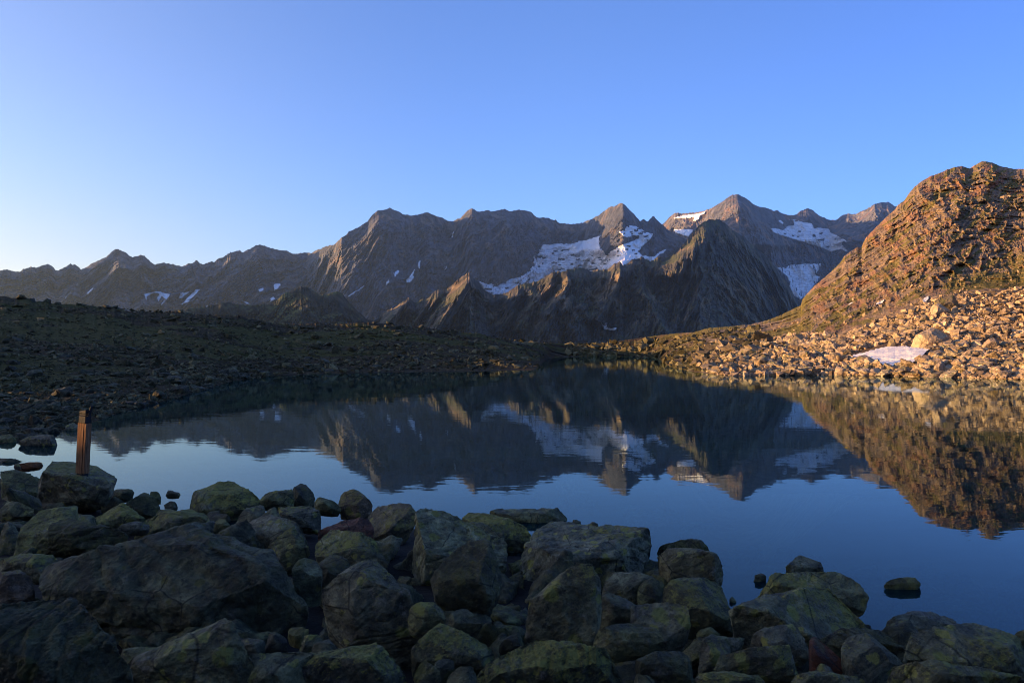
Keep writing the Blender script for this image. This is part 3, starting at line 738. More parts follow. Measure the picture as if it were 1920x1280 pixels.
    b1 = s.bump(mid, 1.0 * relief, 0.07 / scl, b0)
    b2 = s.bump(fine, 1.0 * relief, 0.02 / scl, b1)
    s.bsdf(col, s.mr(mid, 0.3, 0.7, 0.6, 0.95), b2, 0.35)
    return s.m

M_BOULDER = rock_material('lichen_rock', (0.108, 0.100, 0.056), (0.19, 0.176, 0.10), (0.25, 0.235, 0.05), -0.01)
M_BOULDER_G = rock_material('green_lichen_rock', (0.108, 0.102, 0.056), (0.19, 0.18, 0.10), (0.28, 0.265, 0.055), 0.05)
M_BOULDER_D = rock_material('dark_rock', (0.076, 0.074, 0.036), (0.138, 0.134, 0.066), (0.12, 0.11, 0.025), -0.06, pale=0.25)
M_RUST = rock_material('rusty_rock', (0.12, 0.045, 0.025), (0.17, 0.075, 0.04), (0.16, 0.11, 0.04), -0.1, pale=0.1)
M_OCHRE = rock_material('ochre_rock', (0.10, 0.085, 0.06), (0.16, 0.12, 0.07), (0.26, 0.22, 0.05), 0.05)

def hull_mesh(points, voxel, subdiv=True):
    bmx = bmesh.new()
    vs = [bmx.verts.new(p) for p in points]
    bmesh.ops.convex_hull(bmx, input=vs)
    for v in [v for v in bmx.verts if not v.link_faces]: bmx.verts.remove(v)
    bmesh.ops.triangulate(bmx, faces=bmx.faces[:])
    bmesh.ops.recalc_face_normals(bmx, faces=bmx.faces[:])
    return bmx

_tmp = bpy.data.objects.new('tmp', bpy.data.meshes.new('tmp')); COL.objects.link(_tmp)
_rm = _tmp.modifiers.new('r', 'REMESH'); _rm.mode = 'VOXEL'
def remesh(bmx, voxel):
    bmx.to_mesh(_tmp.data); bmx.free()
    _rm.voxel_size = voxel
    dg = bpy.context.evaluated_depsgraph_get(); ev = _tmp.evaluated_get(dg)
    me = ev.to_mesh()
    co = np.empty(len(me.vertices) * 3, np.float32); me.vertices.foreach_get('co', co)
    n = len(me.polygons); ls = np.empty(n, np.int32); lt = np.empty(n, np.int32)
    me.polygons.foreach_get('loop_start', ls); me.polygons.foreach_get('loop_total', lt)
    li = np.empty(len(me.loops), np.int32); me.loops.foreach_get('vertex_index', li)
    q = lt == 4
    quads = li[(ls[q][:, None] + np.arange(4))]
    ev.to_mesh_clear()
    return co.reshape(-1, 3).astype(float), quads

def vnormals(co, f):
    n = np.zeros_like(co)
    a, b, c, d = (co[f[:, i]] for i in range(4))
    fn = np.cross(c - a, d - b)
    for i in range(4): 
        for k in range(3): n[:, k] += np.bincount(f[:, i], fn[:, k], len(co))
    return n / (np.linalg.norm(n, axis=1, keepdims=True) + 1e-12)

def relax(co, f, it=2, w=0.5):
    for _ in range(it):
        s_ = np.zeros_like(co); cnt = np.zeros(len(co))
        for i in range(4):
            j = (i + 1) % 4
            for k in range(3):
                s_[:, k] += np.bincount(f[:, i], co[f[:, j], k], len(co)) + np.bincount(f[:, j], co[f[:, i], k], len(co))
            cnt += np.bincount(f[:, i], minlength=len(co)) + np.bincount(f[:, j], minlength=len(co))
        co = co * (1 - w) + w * s_ / np.maximum(cnt, 1)[:, None]
    return co

CROP = {'A': (0, 860, 3.0), 'B': (560, 880, 3.0), 'C': (1200, 880, 2.6667), 'P': (0, 680, 4.0), 'R': (1600, 540, 6.0), 'S': (1340, 560, 6.4)}
def simplify(p, tol):
    p = [tuple(q) for q in p]
    def dp(a):
        if len(a) < 3: return a
        x0, y0 = a[0]; x1, y1 = a[-1]; L = math.hypot(x1 - x0, y1 - y0) + 1e-9
        d = [abs((x1 - x0) * (y0 - y) - (x0 - x) * (y1 - y0)) / L for x, y in a[1:-1]]
        i = int(np.argmax(d))
        if d[i] < tol: return [a[0], a[-1]]
        return dp(a[:i + 2])[:-1] + dp(a[i + 1:])
    i0 = min(range(len(p)), key=lambda i: p[i][0]); p = p[i0:] + p[:i0]
    i1 = max(range(len(p)), key=lambda i: p[i][0])
    return dp(p[:i1 + 1])[:-1] + dp(p[i1:] + [p[0]])[:-1]

def boulder_points(px, y, rs, lean=1.0, thick=0.55, drop=0.25, tol=0.05):
    """angular block: the traced outline, a top face that recedes and a front face that meets it in an edge"""
    px = np.array(px, float)
    px = np.array(simplify(px, tol * np.ptp(px, axis=0).mean()))
    c0 = (px.min(0) + px.max(0)) / 2; px = c0 + (px - c0) * 1.05
    c = c0; w = np.ptp(px[:, 0]); h = np.ptp(px[:, 1]); k = y / F
    W = w * k; H = h * k; top = px[:, 1].min()
    dep = max((c[1] - 655.0) / F, 0.05)                     # how steeply the eye looks down on it
    rec = min(0.55 * lean / (dep + 0.22), 3.2)
    tilt = rs.uniform(-0.22, 0.22)
    e = rs.uniform(0.30, 0.55)
    def edge_v(a): return top + h * (e + tilt * (a - c[0]) / w * 2)
    pts = []
    for (a, b) in px:
        up = edge_v(a) - b
        d = up * k * rec if up > 0 else up * k * 0.12
        pts.append(unproj(a, b, y + min(d, 0.9 * W + 0.3) + 0.04 * W * rs.normal()))
    ridge = rs.uniform(-0.3, 0.3)
    for q in (-0.40, ridge, 0.40):
        a = c[0] + q * w + 0.04 * w * rs.normal()
        pts.append(unproj(a, edge_v(a) + 0.05 * h * rs.normal(), y - (0.16 if q == ridge else 0.06) * min(W, 1.5 * H)))
    a = c[0] + (ridge + rs.uniform(-0.12, 0.12)) * w
    pts.append(unproj(a, top + 0.82 * h, y - 0.14 * min(W, 1.5 * H)))
    pts = np.array(pts)
    T = thick * min(W, 1.6 * H + 0.15 * W)
    low = pts.copy(); cc = pts.mean(0)
    low[:, 0] = cc[0] + (low[:, 0] - cc[0]) * 0.85; low[:, 1] += 0.25 * T; low[:, 2] = pts[:, 2].min() - drop * H - 0.04 + 0.25 * (low[:, 2] - pts[:, 2].min())
    return np.concatenate([pts, low[::2]])

def make_rock(name, px, y, mat, label, seed, lean=0.9, thick=0.55, rough=1.0, group=None, cat='boulder', cell=4.0, drop=0.25, strata=0.0, tol=0.05, cuts=5):
    rs = np.random.default_rng(seed)
    pts = boulder_points(px, y, rs, lean, thick, drop, tol)
    size = np.ptp(pts, axis=0).max()
    voxel = max(0.85 * cell * y / F, size / 110.0)
    voxel = min(voxel, size / 9.0)
    org = np.array([pts[:, 0].mean(), pts[:, 1].mean(), pts[:, 2].min()])
    bmx = hull_mesh(pts - org, voxel)
    co, f = remesh(bmx, voxel)
    for _ in range(int(cuts + rs.integers(0, 4)) if cuts else 0):           # broken faces
        a = np.array([rs.normal() * 0.75, -0.75 + 0.3 * rs.normal(), 0.45 + 0.45 * rs.normal()]); a /= np.linalg.norm(a)
        q = co @ a; lim = q.max() - (0.04 + 0.12 * rs.random()) * np.ptp(q)
        co = co - np.clip(q - lim, 0, None)[:, None] * a
    n = vnormals(co, f)
    o3 = rs.random(3) * 50
    x, yy, z = (co / size + o3).T
    d = 0.007 * fbm(x * 3.2, yy * 3.2, z * 3.2, 3, seed % 50) + 0.007 * (ridged(x * 5, yy * 5, z * 5, 4, seed % 41, 0.55) - 0.6)
    ax = rs.normal(size=3) * [0.6, 0.6, 1.0]; ax /= np.linalg.norm(ax)
    tt = (co / size) @ ax * (9 + 6 * rs.random()) + 1.3 * fbm(x * 2, yy * 2, z * 2, 3, 5)
    d = d - (0.005 + 0.009 * strata) * np.clip(np.abs((tt % 1.0) - 0.5) * 4 - 1.2, 0, 1)
    d = d + 0.007 * fbm(x * 15, yy * 15, z * 15, 4, 9, 0.7)
    co = co + n * (d * size * rough)[:, None]
    me = mesh_np(name, co, f, smooth=False)
    o = link(name, me, mat, label=label, cat=cat, group=group)
    o.location = org
    return o

def bk_depth(v, zr=None):
    """depth of a near-shore boulder from the height of its middle in the photograph"""
    if zr is None: zr = np.interp(v, [900, 960, 1050, 1150, 1280], [0.22, 0.28, 0.42, 0.60, 0.75])
    return (HC - zr) * F / (v - 655.0)

# ------------------------------------------------------------------ boulders of the near shore
# (crop, material, label, outline, options); w = waterline row of the photograph for rocks that stand in the lake
B_, G_m, D_, U_, O_ = M_BOULDER, M_BOULDER_G, M_BOULDER_D, M_RUST, M_OCHRE
ROCKS = [
('A', B_, 'flat pointed rock that the wooden post stands on', [(165,85),(200,48),(290,15),(420,20),(540,45),(600,70),(655,108),(600,160),(590,230),(420,240),(230,200)], dict(y=9.45, lean=1.6)),
('A', D_, 'dark block left of the rock with the wooden post', [(0,70),(90,60),(170,85),(225,130),(215,235),(0,250)], {}),
('A', B_, 'rounded boulder below the dark block at the left edge', [(-30,240),(90,232),(180,275),(175,315),(60,340),(-20,335)], {}),
('A', B_, 'squat boulder directly below the rock with the post', [(375,160),(430,150),(520,155),(545,200),(555,255),(450,290),(370,255)], {}),
('A', D_, 'small round stone in the gap left of the squat boulder', [(240,200),(320,180),(370,215),(360,250),(250,250)], {}),
('A', D_, 'low stone under the small round stone below the post', [(230,250),(350,240),(370,265),(240,290)], {}),
('A', G_m, 'long slab with a pale green upper edge at the left', [(80,350),(190,290),(300,268),(430,262),(432,295),(370,345),(340,440),(300,530),(60,555),(40,430)], {}),
('A', D_, 'dark boulder behind the long pale edged slab', [(235,380),(380,330),(560,375),(700,400),(710,450),(560,530),(300,530)], {}),
('A', G_m, 'small green pointed stone right of the long pale edged slab', [(370,352),(430,302),(520,315),(560,340),(480,368)], {}),
('A', D_, 'dark humped boulder beside the left end of the open water', [(690,245),(730,200),(780,175),(830,190),(890,230),(915,265),(850,300),(780,315)], {}),
('A', G_m, 'broad green sloping boulder below the dark humped one', [(480,350),(560,300),(620,270),(700,248),(770,290),(830,345),(820,370),(700,395),(560,405)], {}),
('A', D_, 'narrow stone leaning below the pair of rounded shore stones', [(545,245),(640,205),(690,235),(620,280),(555,285)], {}),
('A', D_, 'rounded shore stone nearest right of the post rock', [(620,185),(650,168),(720,163),(760,180),(700,225),(640,205)], {}),
('A', D_, 'small dark stone at the water right of the humped boulder', [(830,185),(850,178),(885,180),(912,215),(900,245),(840,215)], {}),
('A', D_, 'thin flat stone pointing right over the water near the shore', [(915,190),(935,176),(960,173),(1020,190),(960,208),(920,212)], {}),
('A', D_, 'low dark stone under the thin pointed stone', [(920,245),(960,230),(1000,245),(980,275),(925,280)], {}),
('A', G_m, 'large smooth humped boulder at the waterline with dull green top', [(980,270),(1010,235),(1060,200),(1120,170),(1190,142),(1230,128),(1310,128),(1345,152),(1420,175),(1455,205),(1450,250),(1400,290),(1200,330),(1050,300)], {}),
('A', B_, 'long low boulder right of the large humped one', [(1445,225),(1500,195),(1640,170),(1665,250),(1560,272),(1450,262)], {}),
('A', D_, 'upright dark knob standing on the shore beside the water', [(1640,165),(1680,135),(1720,140),(1765,190),(1775,215),(1740,275),(1650,250)], {}),
('A', D_, 'dark wedge stone lying right of the upright knob', [(1740,230),(1780,205),(1900,240),(1930,268),(1860,300),(1760,280)], {}),
('A', G_m, 'green topped block in front of the large humped boulder', [(845,310),(870,285),(960,278),(1000,292),(980,345),(850,350)], {}),
('A', B_, 'long tilted slab under the green topped block', [(715,425),(900,340),(1000,295),(1060,285),(1150,310),(1185,370),(1100,405),(900,430),(760,445)], {}),
('A', B_, 'narrow slab tip left of the long tilted slab', [(645,400),(760,352),(830,348),(845,375),(740,412),(660,412)], {}),
('A', D_, 'small rounded stone in the dark gap beneath the humped boulder', [(1195,340),(1240,315),(1300,370),(1290,440),(1220,432),(1195,385)], {}),
('A', B_, 'tilted plate with a sharp edge left of the pale patched boulder', [(1300,370),(1345,305),(1390,272),(1480,256),(1490,290),(1430,350),(1330,425),(1300,405)], {}),
('A', G_m, 'dark green dome shaped boulder below the upright knob', [(1440,320),(1490,285),(1560,265),(1720,262),(1790,285),(1812,320),(1810,372),(1780,395),(1600,350)], {}),
('A', B_, 'boulder with a pale blue lichen patch', [(1330,425),(1380,365),(1420,342),(1500,315),(1560,322),(1640,350),(1720,375),(1785,405),(1790,480),(1700,510),(1550,490),(1400,455)], {}),
('A', B_, 'steep angular block in front of the pale patched boulder', [(1470,505),(1560,430),(1650,360),(1690,385),(1715,440),(1740,530),(1700,590),(1620,625),(1530,570)], {}),
('A', D_, 'giant dark lichen blotched boulder filling the lower left', [(190,650),(300,590),(430,540),(560,515),(640,488),(720,450),(820,415),(960,392),(1080,388),(1200,425),(1330,455),(1400,478),(1500,525),(1580,590),(1640,680),(1680,770),(1702,850),(1690,945),(1500,995),(1200,1010),(900,1060),(600,1020),(460,940),(300,880),(180,770)], dict(y=5.5, cell=3.6, thick=0.5)),
('A', G_m, 'boulder with pale green top left of the giant boulder', [(-40,572),(40,545),(120,533),(280,535),(330,560),(350,605),(300,650),(190,670),(100,630),(-20,640)], {}),
('A', O_, 'brownish block under the pale green boulder at the left edge', [(-30,640),(110,622),(180,680),(195,765),(100,800),(-30,800)], {}),
('A', D_, 'nearest black boulder in the bottom left corner', [(-60,800),(0,775),(120,768),(290,758),(400,790),(445,835),(440,945),(500,1000),(560,1100),(740,1190),(720,1290),(-60,1320)], dict(y=2.9, cell=4.5, rough=1.5, zr=1)),
('A', G_m, 'sharp ridged slab with bright green edge pointing up right', [(620,1290),(760,1180),(900,1080),(1000,1035),(1100,990),(1180,940),(1245,908),(1285,912),(1310,1000),(1370,1110),(1440,1200),(1440,1310)], dict(y=3.6, thick=0.4, tol=0.02, cuts=1, lean=0.7)),
('A', B_, 'low rock in the gap behind the sharp ridged slab', [(620,1100),(640,1075),(760,1055),(900,1060),(860,1130),(720,1170)], {}),
('A', B_, 'small flat topped stone under the giant boulder', [(1305,1015),(1400,1000),(1495,1015),(1470,1080),(1330,1085)], {}),
('A', D_, 'upright dark stone between the flat topped and round stones', [(1492,1010),(1510,980),(1550,970),(1610,990),(1618,1085),(1490,1085)], {}),
('A', D_, 'dark stone wedged right of the giant boulder base', [(1610,970),(1640,945),(1700,940),(1740,980),(1700,1025),(1620,1015)], {}),
('A', G_m, 'rounded green stone in the gap at the lower left', [(1620,1065),(1655,1015),(1710,988),(1780,980),(1830,1025),(1740,1085),(1640,1085)], {}),
('A', B_, 'striped little boulder beside the rounded green stone', [(1735,1085),(1750,1050),(1790,1025),(1850,1008),(1920,1080),(1860,1115),(1750,1118)], {}),
('A', B_, 'broad flat boulder at the bottom edge right of the ridged slab', [(1330,1090),(1400,1078),(1560,1083),(1740,1073),(1790,1120),(1800,1290),(1420,1300),(1380,1180)], {}),
('A', D_, 'shadowed upright boulder right of the giant boulder', [(1640,600),(1700,555),(1780,555),(1810,620),(1805,710),(1760,780),(1660,730)], {}),
('B', U_, 'rusty red slab lying among the grey boulders', [(105,372),(140,330),(260,283),(340,270),(390,262),(418,300),(412,385),(380,412),(330,388),(250,355),(180,340),(110,395)], {}),
('B', G_m, 'green speckled triangular boulder below the rusty slab', [(95,410),(130,370),(180,338),(240,338),(300,370),(400,440),(500,510),(490,565),(400,565),(300,525),(150,525),(95,485)], {}),
('B', D_, 'small dark pyramid stone under the green triangular boulder', [(110,530),(150,490),(190,468),(270,500),(315,555),(240,610),(120,670)], {}),
('B', B_, 'large facetted boulder with a vertical ridge left of centre', [(78,715),(130,670),(180,640),(280,590),(350,522),(400,512),(435,515),(480,560),(560,650),(600,740),(640,830),(705,905),(650,1000),(560,1015),(400,965),(150,950),(95,850)], dict(cell=3.6)),
('B', G_m, 'block right of the large ridged boulder', [(600,752),(640,742),(700,740),(815,748),(822,835),(770,865),(700,910),(640,850)], {}),
('B', D_, 'small angular stone in the black hollow', [(820,855),(900,770),(942,765),(1040,882),(960,925),(880,905)], {}),
('B', B_, 'great clustered boulder at the shore with a blue lichen spot', [(560,490),(600,430),(620,400),(585,370),(580,310),(640,255),(700,225),(760,228),(840,245),(940,290),(1000,320),(1100,370),(1160,410),(1160,550),(1000,570),(880,610),(740,690),(640,690),(575,570)], dict(cell=3.6)),
('B', D_, 'rounded brown boulder bulging in front of the clustered one', [(745,610),(760,575),(800,538),(860,470),(920,415),(960,400),(1060,398),(1140,470),(1155,545),(1110,655),(1080,722),(960,740),(860,755),(775,710)], dict(dy=-0.45)),
('B', G_m, 'flat green slab at the water behind the clustered boulder', [(915,275),(940,250),(970,238),(1060,250),(1180,300),(1260,340),(1305,375),(1300,402),(1240,440),(1160,450),(1000,335)], dict(dy=0.3)),
('B', O_, 'green and ochre humped boulder at the top of the shore', [(390,255),(410,225),(450,205),(530,205),(560,190),(600,185),(640,190),(700,218),(660,262),(590,330),(480,405),(400,395),(395,290)], {}),
('B', O_, 'knobbly two part rock standing at the edge of the water', [(215,165),(250,130),(310,107),(345,125),(380,160),(416,195),(390,212),(400,240),(350,262),(270,255),(245,212),(220,190)], {}),
('B', D_, 'long flat islet rock lying in the water', [(1065,242),(1090,222),(1180,224),(1270,228),(1360,216),(1440,214),(1500,232),(1525,253),(1510,275),(1400,292),(1300,300),(1160,306),(1100,290)], dict(w=976, lean=3.2, thick=0.3)),
('B', D_, 'small dark stone behind the big square boulder, left one', [(1530,295),(1540,280),(1560,275),(1595,292),(1580,325),(1535,325)], dict(y=8.9)),
('B', D_, 'small dark stone behind the big square boulder, right one', [(1615,305),(1650,286),(1692,305),(1680,335),(1630,330)], dict(y=8.6)),
('B', G_m, 'big square lichen covered boulder right of centre', [(1120,625),(1150,580),(1200,520),(1270,450),(1325,405),(1355,335),(1430,300),(1560,308),(1700,328),(1850,325),(1960,335),(2000,360),(2005,440),(1990,600),(1900,580),(1750,600),(1700,660),(1600,655),(1440,710),(1400,790),(1300,855),(1230,775),(1190,722)], dict(y=6.6, cell=3.4, thick=0.4, lean=1.5)),
('B', G_m, 'upright lichen covered pillar rock standing among the boulders', [(1278,955),(1300,830),(1370,720),(1405,660),(1450,620),(1500,565),(1545,533),(1600,530),(1640,535),(1690,620),(1697,780),(1672,900),(1620,965),(1480,970)], dict(y=4.4, lean=0.12, thick=0.5, tol=0.02, cuts=0)),
('B', D_, 'dark rounded boulder right of the pillar rock', [(1700,650),(1730,610),(1780,578),(1900,573),(1995,600),(2005,720),(1900,752),(1780,710)], {}),
('B', D_, 'dark slab sloping right behind the pillar rock', [(1680,730),(1740,688),(1840,725),(1920,770),(1980,805),(1900,875),(1700,875)], {}),
('B', D_, 'dark flat boulder at the foot of the pillar rock', [(1640,965),(1680,900),(1850,850),(2000,868),(2055,940),(1950,1025),(1760,1025),(1700,990)], {}),
('B', G_m, 'wide green spotted wedge boulder below the black hollow', [(595,1045),(640,990),(700,940),(760,885),(800,862),(900,910),(1040,978),(1172,1030),(1060,1100),(950,1120),(800,1100),(700,1090)], {}),
('B', D_, 'small stone at the right rim of the black hollow', [(1120,1005),(1180,930),(1260,893),(1292,950),(1270,985),(1180,1030)], {}),
('B', G_m, 'bright green lichen topped boulder at the bottom centre', [(945,1240),(970,1130),(1040,1095),(1100,1058),(1180,1010),(1250,968),(1340,945),(1400,950),(1480,945),(1560,965),(1650,975),(1740,1008),(1790,1050),(1830,1100),(1870,1240)], dict(cell=3.4)),
('B', D_, 'pointed triangular stone at the bottom left of centre', [(650,1130),(700,1058),(760,1130),(815,1240),(650,1240)], {}),
('B', D_, 'dark stone between the triangular stone and green wedge', [(750,1090),(800,1060),(880,1060),(865,1125),(800,1155)], {}),
('B', B_, 'low stone at the bottom beside the bright green boulder', [(825,1160),(900,1100),(1005,1098),(960,1240),(825,1240)], {}),
('B', G_m, 'broad bottom boulder with green streaks left of the triangular stone', [(-20,1050),(60,1035),(180,1045),(300,1008),(430,980),(520,1010),(600,1060),(655,1130),(640,1250),(-20,1250)], dict(cell=3.6)),
('C', D_, 'low black rock at the water edge beyond the big square boulder', [(60,410),(80,388),(150,375),(190,352),(230,343),(290,350),(370,395),(345,408),(200,400)], {}),
('C', B_, 'pale layered ledge block at the water right of the square boulder', [(75,425),(110,400),(150,388),(280,395),(370,430),(440,455),(428,510),(442,520),(380,545),(200,552),(90,535)], {}),
('C', D_, 'dark stone beneath the square boulder at its right foot', [(-10,555),(60,538),(122,560),(110,595),(70,645),(-10,672)], {}),
('C', B_, 'tilted boulder sliding towards the dark inlet', [(115,570),(150,548),(200,543),(350,533),(410,545),(420,640),(445,720),(472,805),(380,815),(260,745),(130,665)], {}),
('C', B_, 'large grey block left of the dark gap at lower right', [(-40,680),(30,662),(150,658),(232,680),(250,785),(200,845),(120,875),(60,935),(-40,910)], {}),
('C', D_, 'small stone in the dark gap above the long rounded stone', [(275,805),(350,782),(425,820),(300,835)], {}),
('C', D_, 'long rounded stone lying in the dark gap at lower right', [(178,880),(210,840),(260,825),(420,828),(540,838),(552,875),(440,895),(290,955),(230,945)], {}),
('C', G_m, 'small boulder with a bluish face below the long rounded stone', [(295,890),(330,835),(360,818),(420,850),(472,905),(400,965),(380,1010),(290,1010)], {}),
('C', D_, 'dark domed boulder at the bottom right of the pillar rock', [(-20,950),(80,903),(210,908),(280,980),(292,1020),(200,1050),(-20,1050)], {}),
('C', G_m, 'bright green dome boulder at the bottom right of centre', [(375,1010),(410,950),(460,918),(540,895),(620,878),(760,878),(850,965),(865,1005),(740,1030),(500,1025)], {}),
('C', B_, 'wide low boulder along the bottom edge at the right', [(205,1100),(260,1018),(420,1003),(620,1018),(720,1060),(740,1110)], {}),
('C', D_, 'low corner stone at the bottom beside the wide low boulder', [(-30,1015),(60,1030),(125,1060),(105,1110),(-30,1110)], {}),
('C', B_, 'rear boulder at the point of the shore carrying a rough knob', [(540,625),(565,590),(600,560),(680,518),(760,508),(940,508),(1000,496),(1060,530),(1110,590),(1148,690),(1000,660),(800,650),(580,660)], dict(dy=0.2)),
('C', D_, 'rough dark knob sitting on the rear point boulder', [(730,485),(760,455),(800,420),(830,425),(850,450),(900,470),(960,502),(900,525),(750,520)], dict(y=6.95)),
('C', D_, 'small dark stone in the water left of the rear point boulder', [(565,530),(600,512),(635,525),(610,555),(570,550)], dict(w=1088, lean=1.5)),
('C', D_, 'tiny black stone awash in the dark inlet', [(445,650),(460,630),(485,635),(480,660),(455,662)], dict(w=1127, lean=1.5)),
('C', G_m, 'big rippled green boulder at the tip of the shore', [(458,705),(500,668),(570,650),(640,628),(720,618),(800,608),(880,588),(950,578),(1060,620),(1180,690),(1228,732),(1210,785),(1000,835),(880,885),(700,860),(560,845),(480,785)], dict(cell=3.4, lean=1.4, dy=-0.15)),
('C', D_, 'black overhanging wedge under the rippled green boulder', [(860,875),(1000,790),(1210,770),(1250,810),(1332,892),(1200,890),(1000,905)], {}),
('C', G_m, 'boulder with a pale oval lichen spot near the lower right', [(530,860),(570,815),(640,780),(780,768),(830,880),(852,935),(760,885),(600,905)], {}),
('C', U_, 'rusty brown pointed stone in the gap at the lower right', [(848,860),(862,838),(885,838),(960,870),(1030,940),(1065,1005),(980,1005),(900,985),(860,910)], {}),
('C', B_, 'little stone below the rusty brown pointed one', [(860,995),(900,963),(992,1000),(900,1030)], {}),
('C', G_m, 'craggy upright boulder right of the rusty brown stone', [(1010,890),(1030,850),(1070,828),(1160,813),(1250,848),(1322,900),(1335,965),(1200,1090),(1080,1090),(1050,985)], {}),
('C', G_m, 'yellow green boulder at the bottom under the rusty brown stone', [(705,1100),(760,1018),(900,1003),(1060,1028),(1120,1100)], {}),
('C', D_, 'lone dark rock standing in the water at the right', [(1210,555),(1240,545),(1280,537),(1330,533),(1390,540),(1435,578),(1400,592),(1300,596)], dict(w=1102, lean=1.8)),
('C', B_, 'low dark rock half under water before the bottom right boulder', [(1230,768),(1290,752),(1340,745),(1347,712),(1400,708),(1460,710),(1600,765),(1500,800),(1360,825),(1260,782)], dict(w=1186, lean=1.8)),
('C', G_m, 'huge green mottled boulder in the bottom right corner', [(1335,880),(1350,830),(1370,800),(1430,780),(1500,768),(1580,763),(1660,765),(1740,785),(1800,800),(1930,850),(1980,900),(1980,1060),(1600,1050),(1500,1000),(1335,950)], dict(cell=3.4, lean=1.3)),
('C', G_m, 'cracked boulder along the bottom edge at the far right', [(1150,1110),(1170,1010),(1200,958),(1340,930),(1420,960),(1500,998),(1700,1035),(1950,1067),(1960,1130)], dict(cell=3.6)),
('C', B_, 'rock just showing at the right edge above the corner boulder', [(1855,825),(1920,792),(1990,800),(1990,850),(1920,855)], {}),
# rocks of the bay at the left
('P', O_, 'brown rounded rock standing in the bay left of the post', [(135,590),(180,558),(240,545),(300,533),(380,533),(430,562),(468,612),(400,622),(300,625),(150,622)], dict(w=835, lean=0.9)),
('P', D_, 'dark stone at the left edge beside the brown bay rock', [(-30,535),(80,530),(130,570),(132,598),(-30,605)], dict(w=829)),
('P', D_, 'low black ledge at the left edge below the bay', [(-30,706),(100,714),(218,727),(150,742),(-30,745)], dict(w=866, lean=2.5)),
('P', U_, 'rusty flat stone left of the post rock', [(100,752),(200,742),(300,733),(322,750),(240,795),(150,795)], {}),
('P', O_, 'tiny sunlit orange stone left of the post rock', [(98,768),(130,750),(155,765),(130,788)], dict(dy=-0.12)),
('P', B_, 'rounded stone awash left of the top of the post', [(475,502),(500,470),(545,445),(585,458),(598,502)], dict(w=806)),
]
ANCH = []
def beside(u, v, anchors, head):
    b = min(anchors, key=lambda a: (a[0] - u) ** 2 + ((a[1] - v) * 1.6) ** 2)
    n = 16 - len(head.split())
    return head + ' ' + ' '.join(b[2].split()[:n])
for i, (crop, mat, lab, pts, op) in enumerate(ROCKS):
    ox, oy, k = CROP[crop]
    px = [(ox + a / k, oy + b / k) for a, b in pts]
    vm = (min(p[1] for p in px) + max(p[1] for p in px)) / 2
    um = (min(p[0] for p in px) + max(p[0] for p in px)) / 2
    ANCH.append((um, vm, lab))
    if 'w' in op: y = HC * F / (op['w'] - yh(um))
    elif 'y' in op: y = op['y']
    else: y = bk_depth(min(vm, 1300))
    y = y + op.get('dy', 0)
    make_rock('boulder', px, y, mat, lab, 100 + i, lean=op.get('lean', 0.9), thick=op.get('thick', 0.55), rough=op.get('rough', 1.0), cell=op.get('cell', 4.2),
              drop=0.2, tol=op.get('tol', 0.04), cuts=op.get('cuts', 5), strata=(i * 37 % 10) / 10)

# stones lying on the lake bed in the shallows
rs = np.random.default_rng(77)
n_ = 0
while n_ < 70:
    u_ = rs.uniform(0, 1960); vs0 = np.interp(u_, [-100, 0, 200, 330, 640, 960, 1200, 1360, 1500, 1900], [870, 880, 925, 950, 975, 1000, 1040, 1110, 1160, 1200])
    v_ = vs0 - rs.uniform(0, 110) * (0.5 if u_ < 700 else 1.0)
    if v_ < 880: continue
    n_ += 1
    FILL_W = (u_, v_, rs.uniform(0.25, 0.8))
    WET = globals().setdefault('WET', []); WET.append(FILL_W)

# small stones filling the gaps between the boulders
FILL = []
rs = np.random.default_rng(5)
FILLP = []
tries = 0
while len(FILLP) < 290 and tries < 5000:
    tries += 1
    u_ = rs.uniform(-40, 1960); v_ = rs.uniform(905, 1330)
    vmin = np.interp(u_, [-100, 0, 200, 330, 640, 960, 1200, 1360, 1500, 1900], [870, 880, 925, 950, 975, 1010, 1060, 1120, 1170, 1210])
    if v_ < vmin + 12: continue
    y_ = (HC - 0.15) * F / (v_ - 655); p_ = unproj(np.array([u_]), np.array([v_]), np.array([y_]))[0]
    FILLP.append((p_, rs.uniform(0.14, 0.42) * (0.8 + 0.08 * y_)))

def lib_rock(seed, detail, flat=0.6):
    rs = np.random.default_rng(seed)
    p = rs.uniform(-1, 1, (11, 3)); p /= np.maximum(np.abs(p).max(1, keepdims=True), 0.75)
    p *= [0.5, 0.34 + 0.16 * rs.random(), flat * (0.25 + 0.2 * rs.random())]
    bmx = hull_mesh(p, 0)
    if not detail:
        co = np.array([v.co for v in bmx.verts]); bmx.verts.index_update()
        f = np.array([[v.index for v in q.verts] for q in bmx.faces]); bmx.free()
        return co, f
    co, f = remesh(bmx, detail)
    co = relax(co, f, 1, 0.4)
    n = vnormals(co, f); o3 = rs.random(3) * 40
    x, y, z = (co * 4 + o3).T
    co = co + n * (0.05 * fbm(x, y, z, 3, seed) + 0.02 * fbm(x * 4, y * 4, z * 4, 3, seed + 7))[:, None]
    return co, f
LIB_D = []
for i in range(14):
    co, f = lib_rock(900 + i, 0.045, 0.75)
    LIB_D.append(mesh_np('stone', co, f, smooth=True))
LIB_L = [lib_rock(700 + i, 0, 0.9) for i in range(30)]

def rot_np(rs, tilt=0.35):
    ax, ay, az = rs.normal(0, tilt), rs.normal(0, tilt), rs.uniform(0, 2 * math.pi)
    return Matrix.Rotation(az, 3, 'Z') @ Matrix.Rotation(ay, 3, 'Y') @ Matrix.Rotation(ax, 3, 'X')

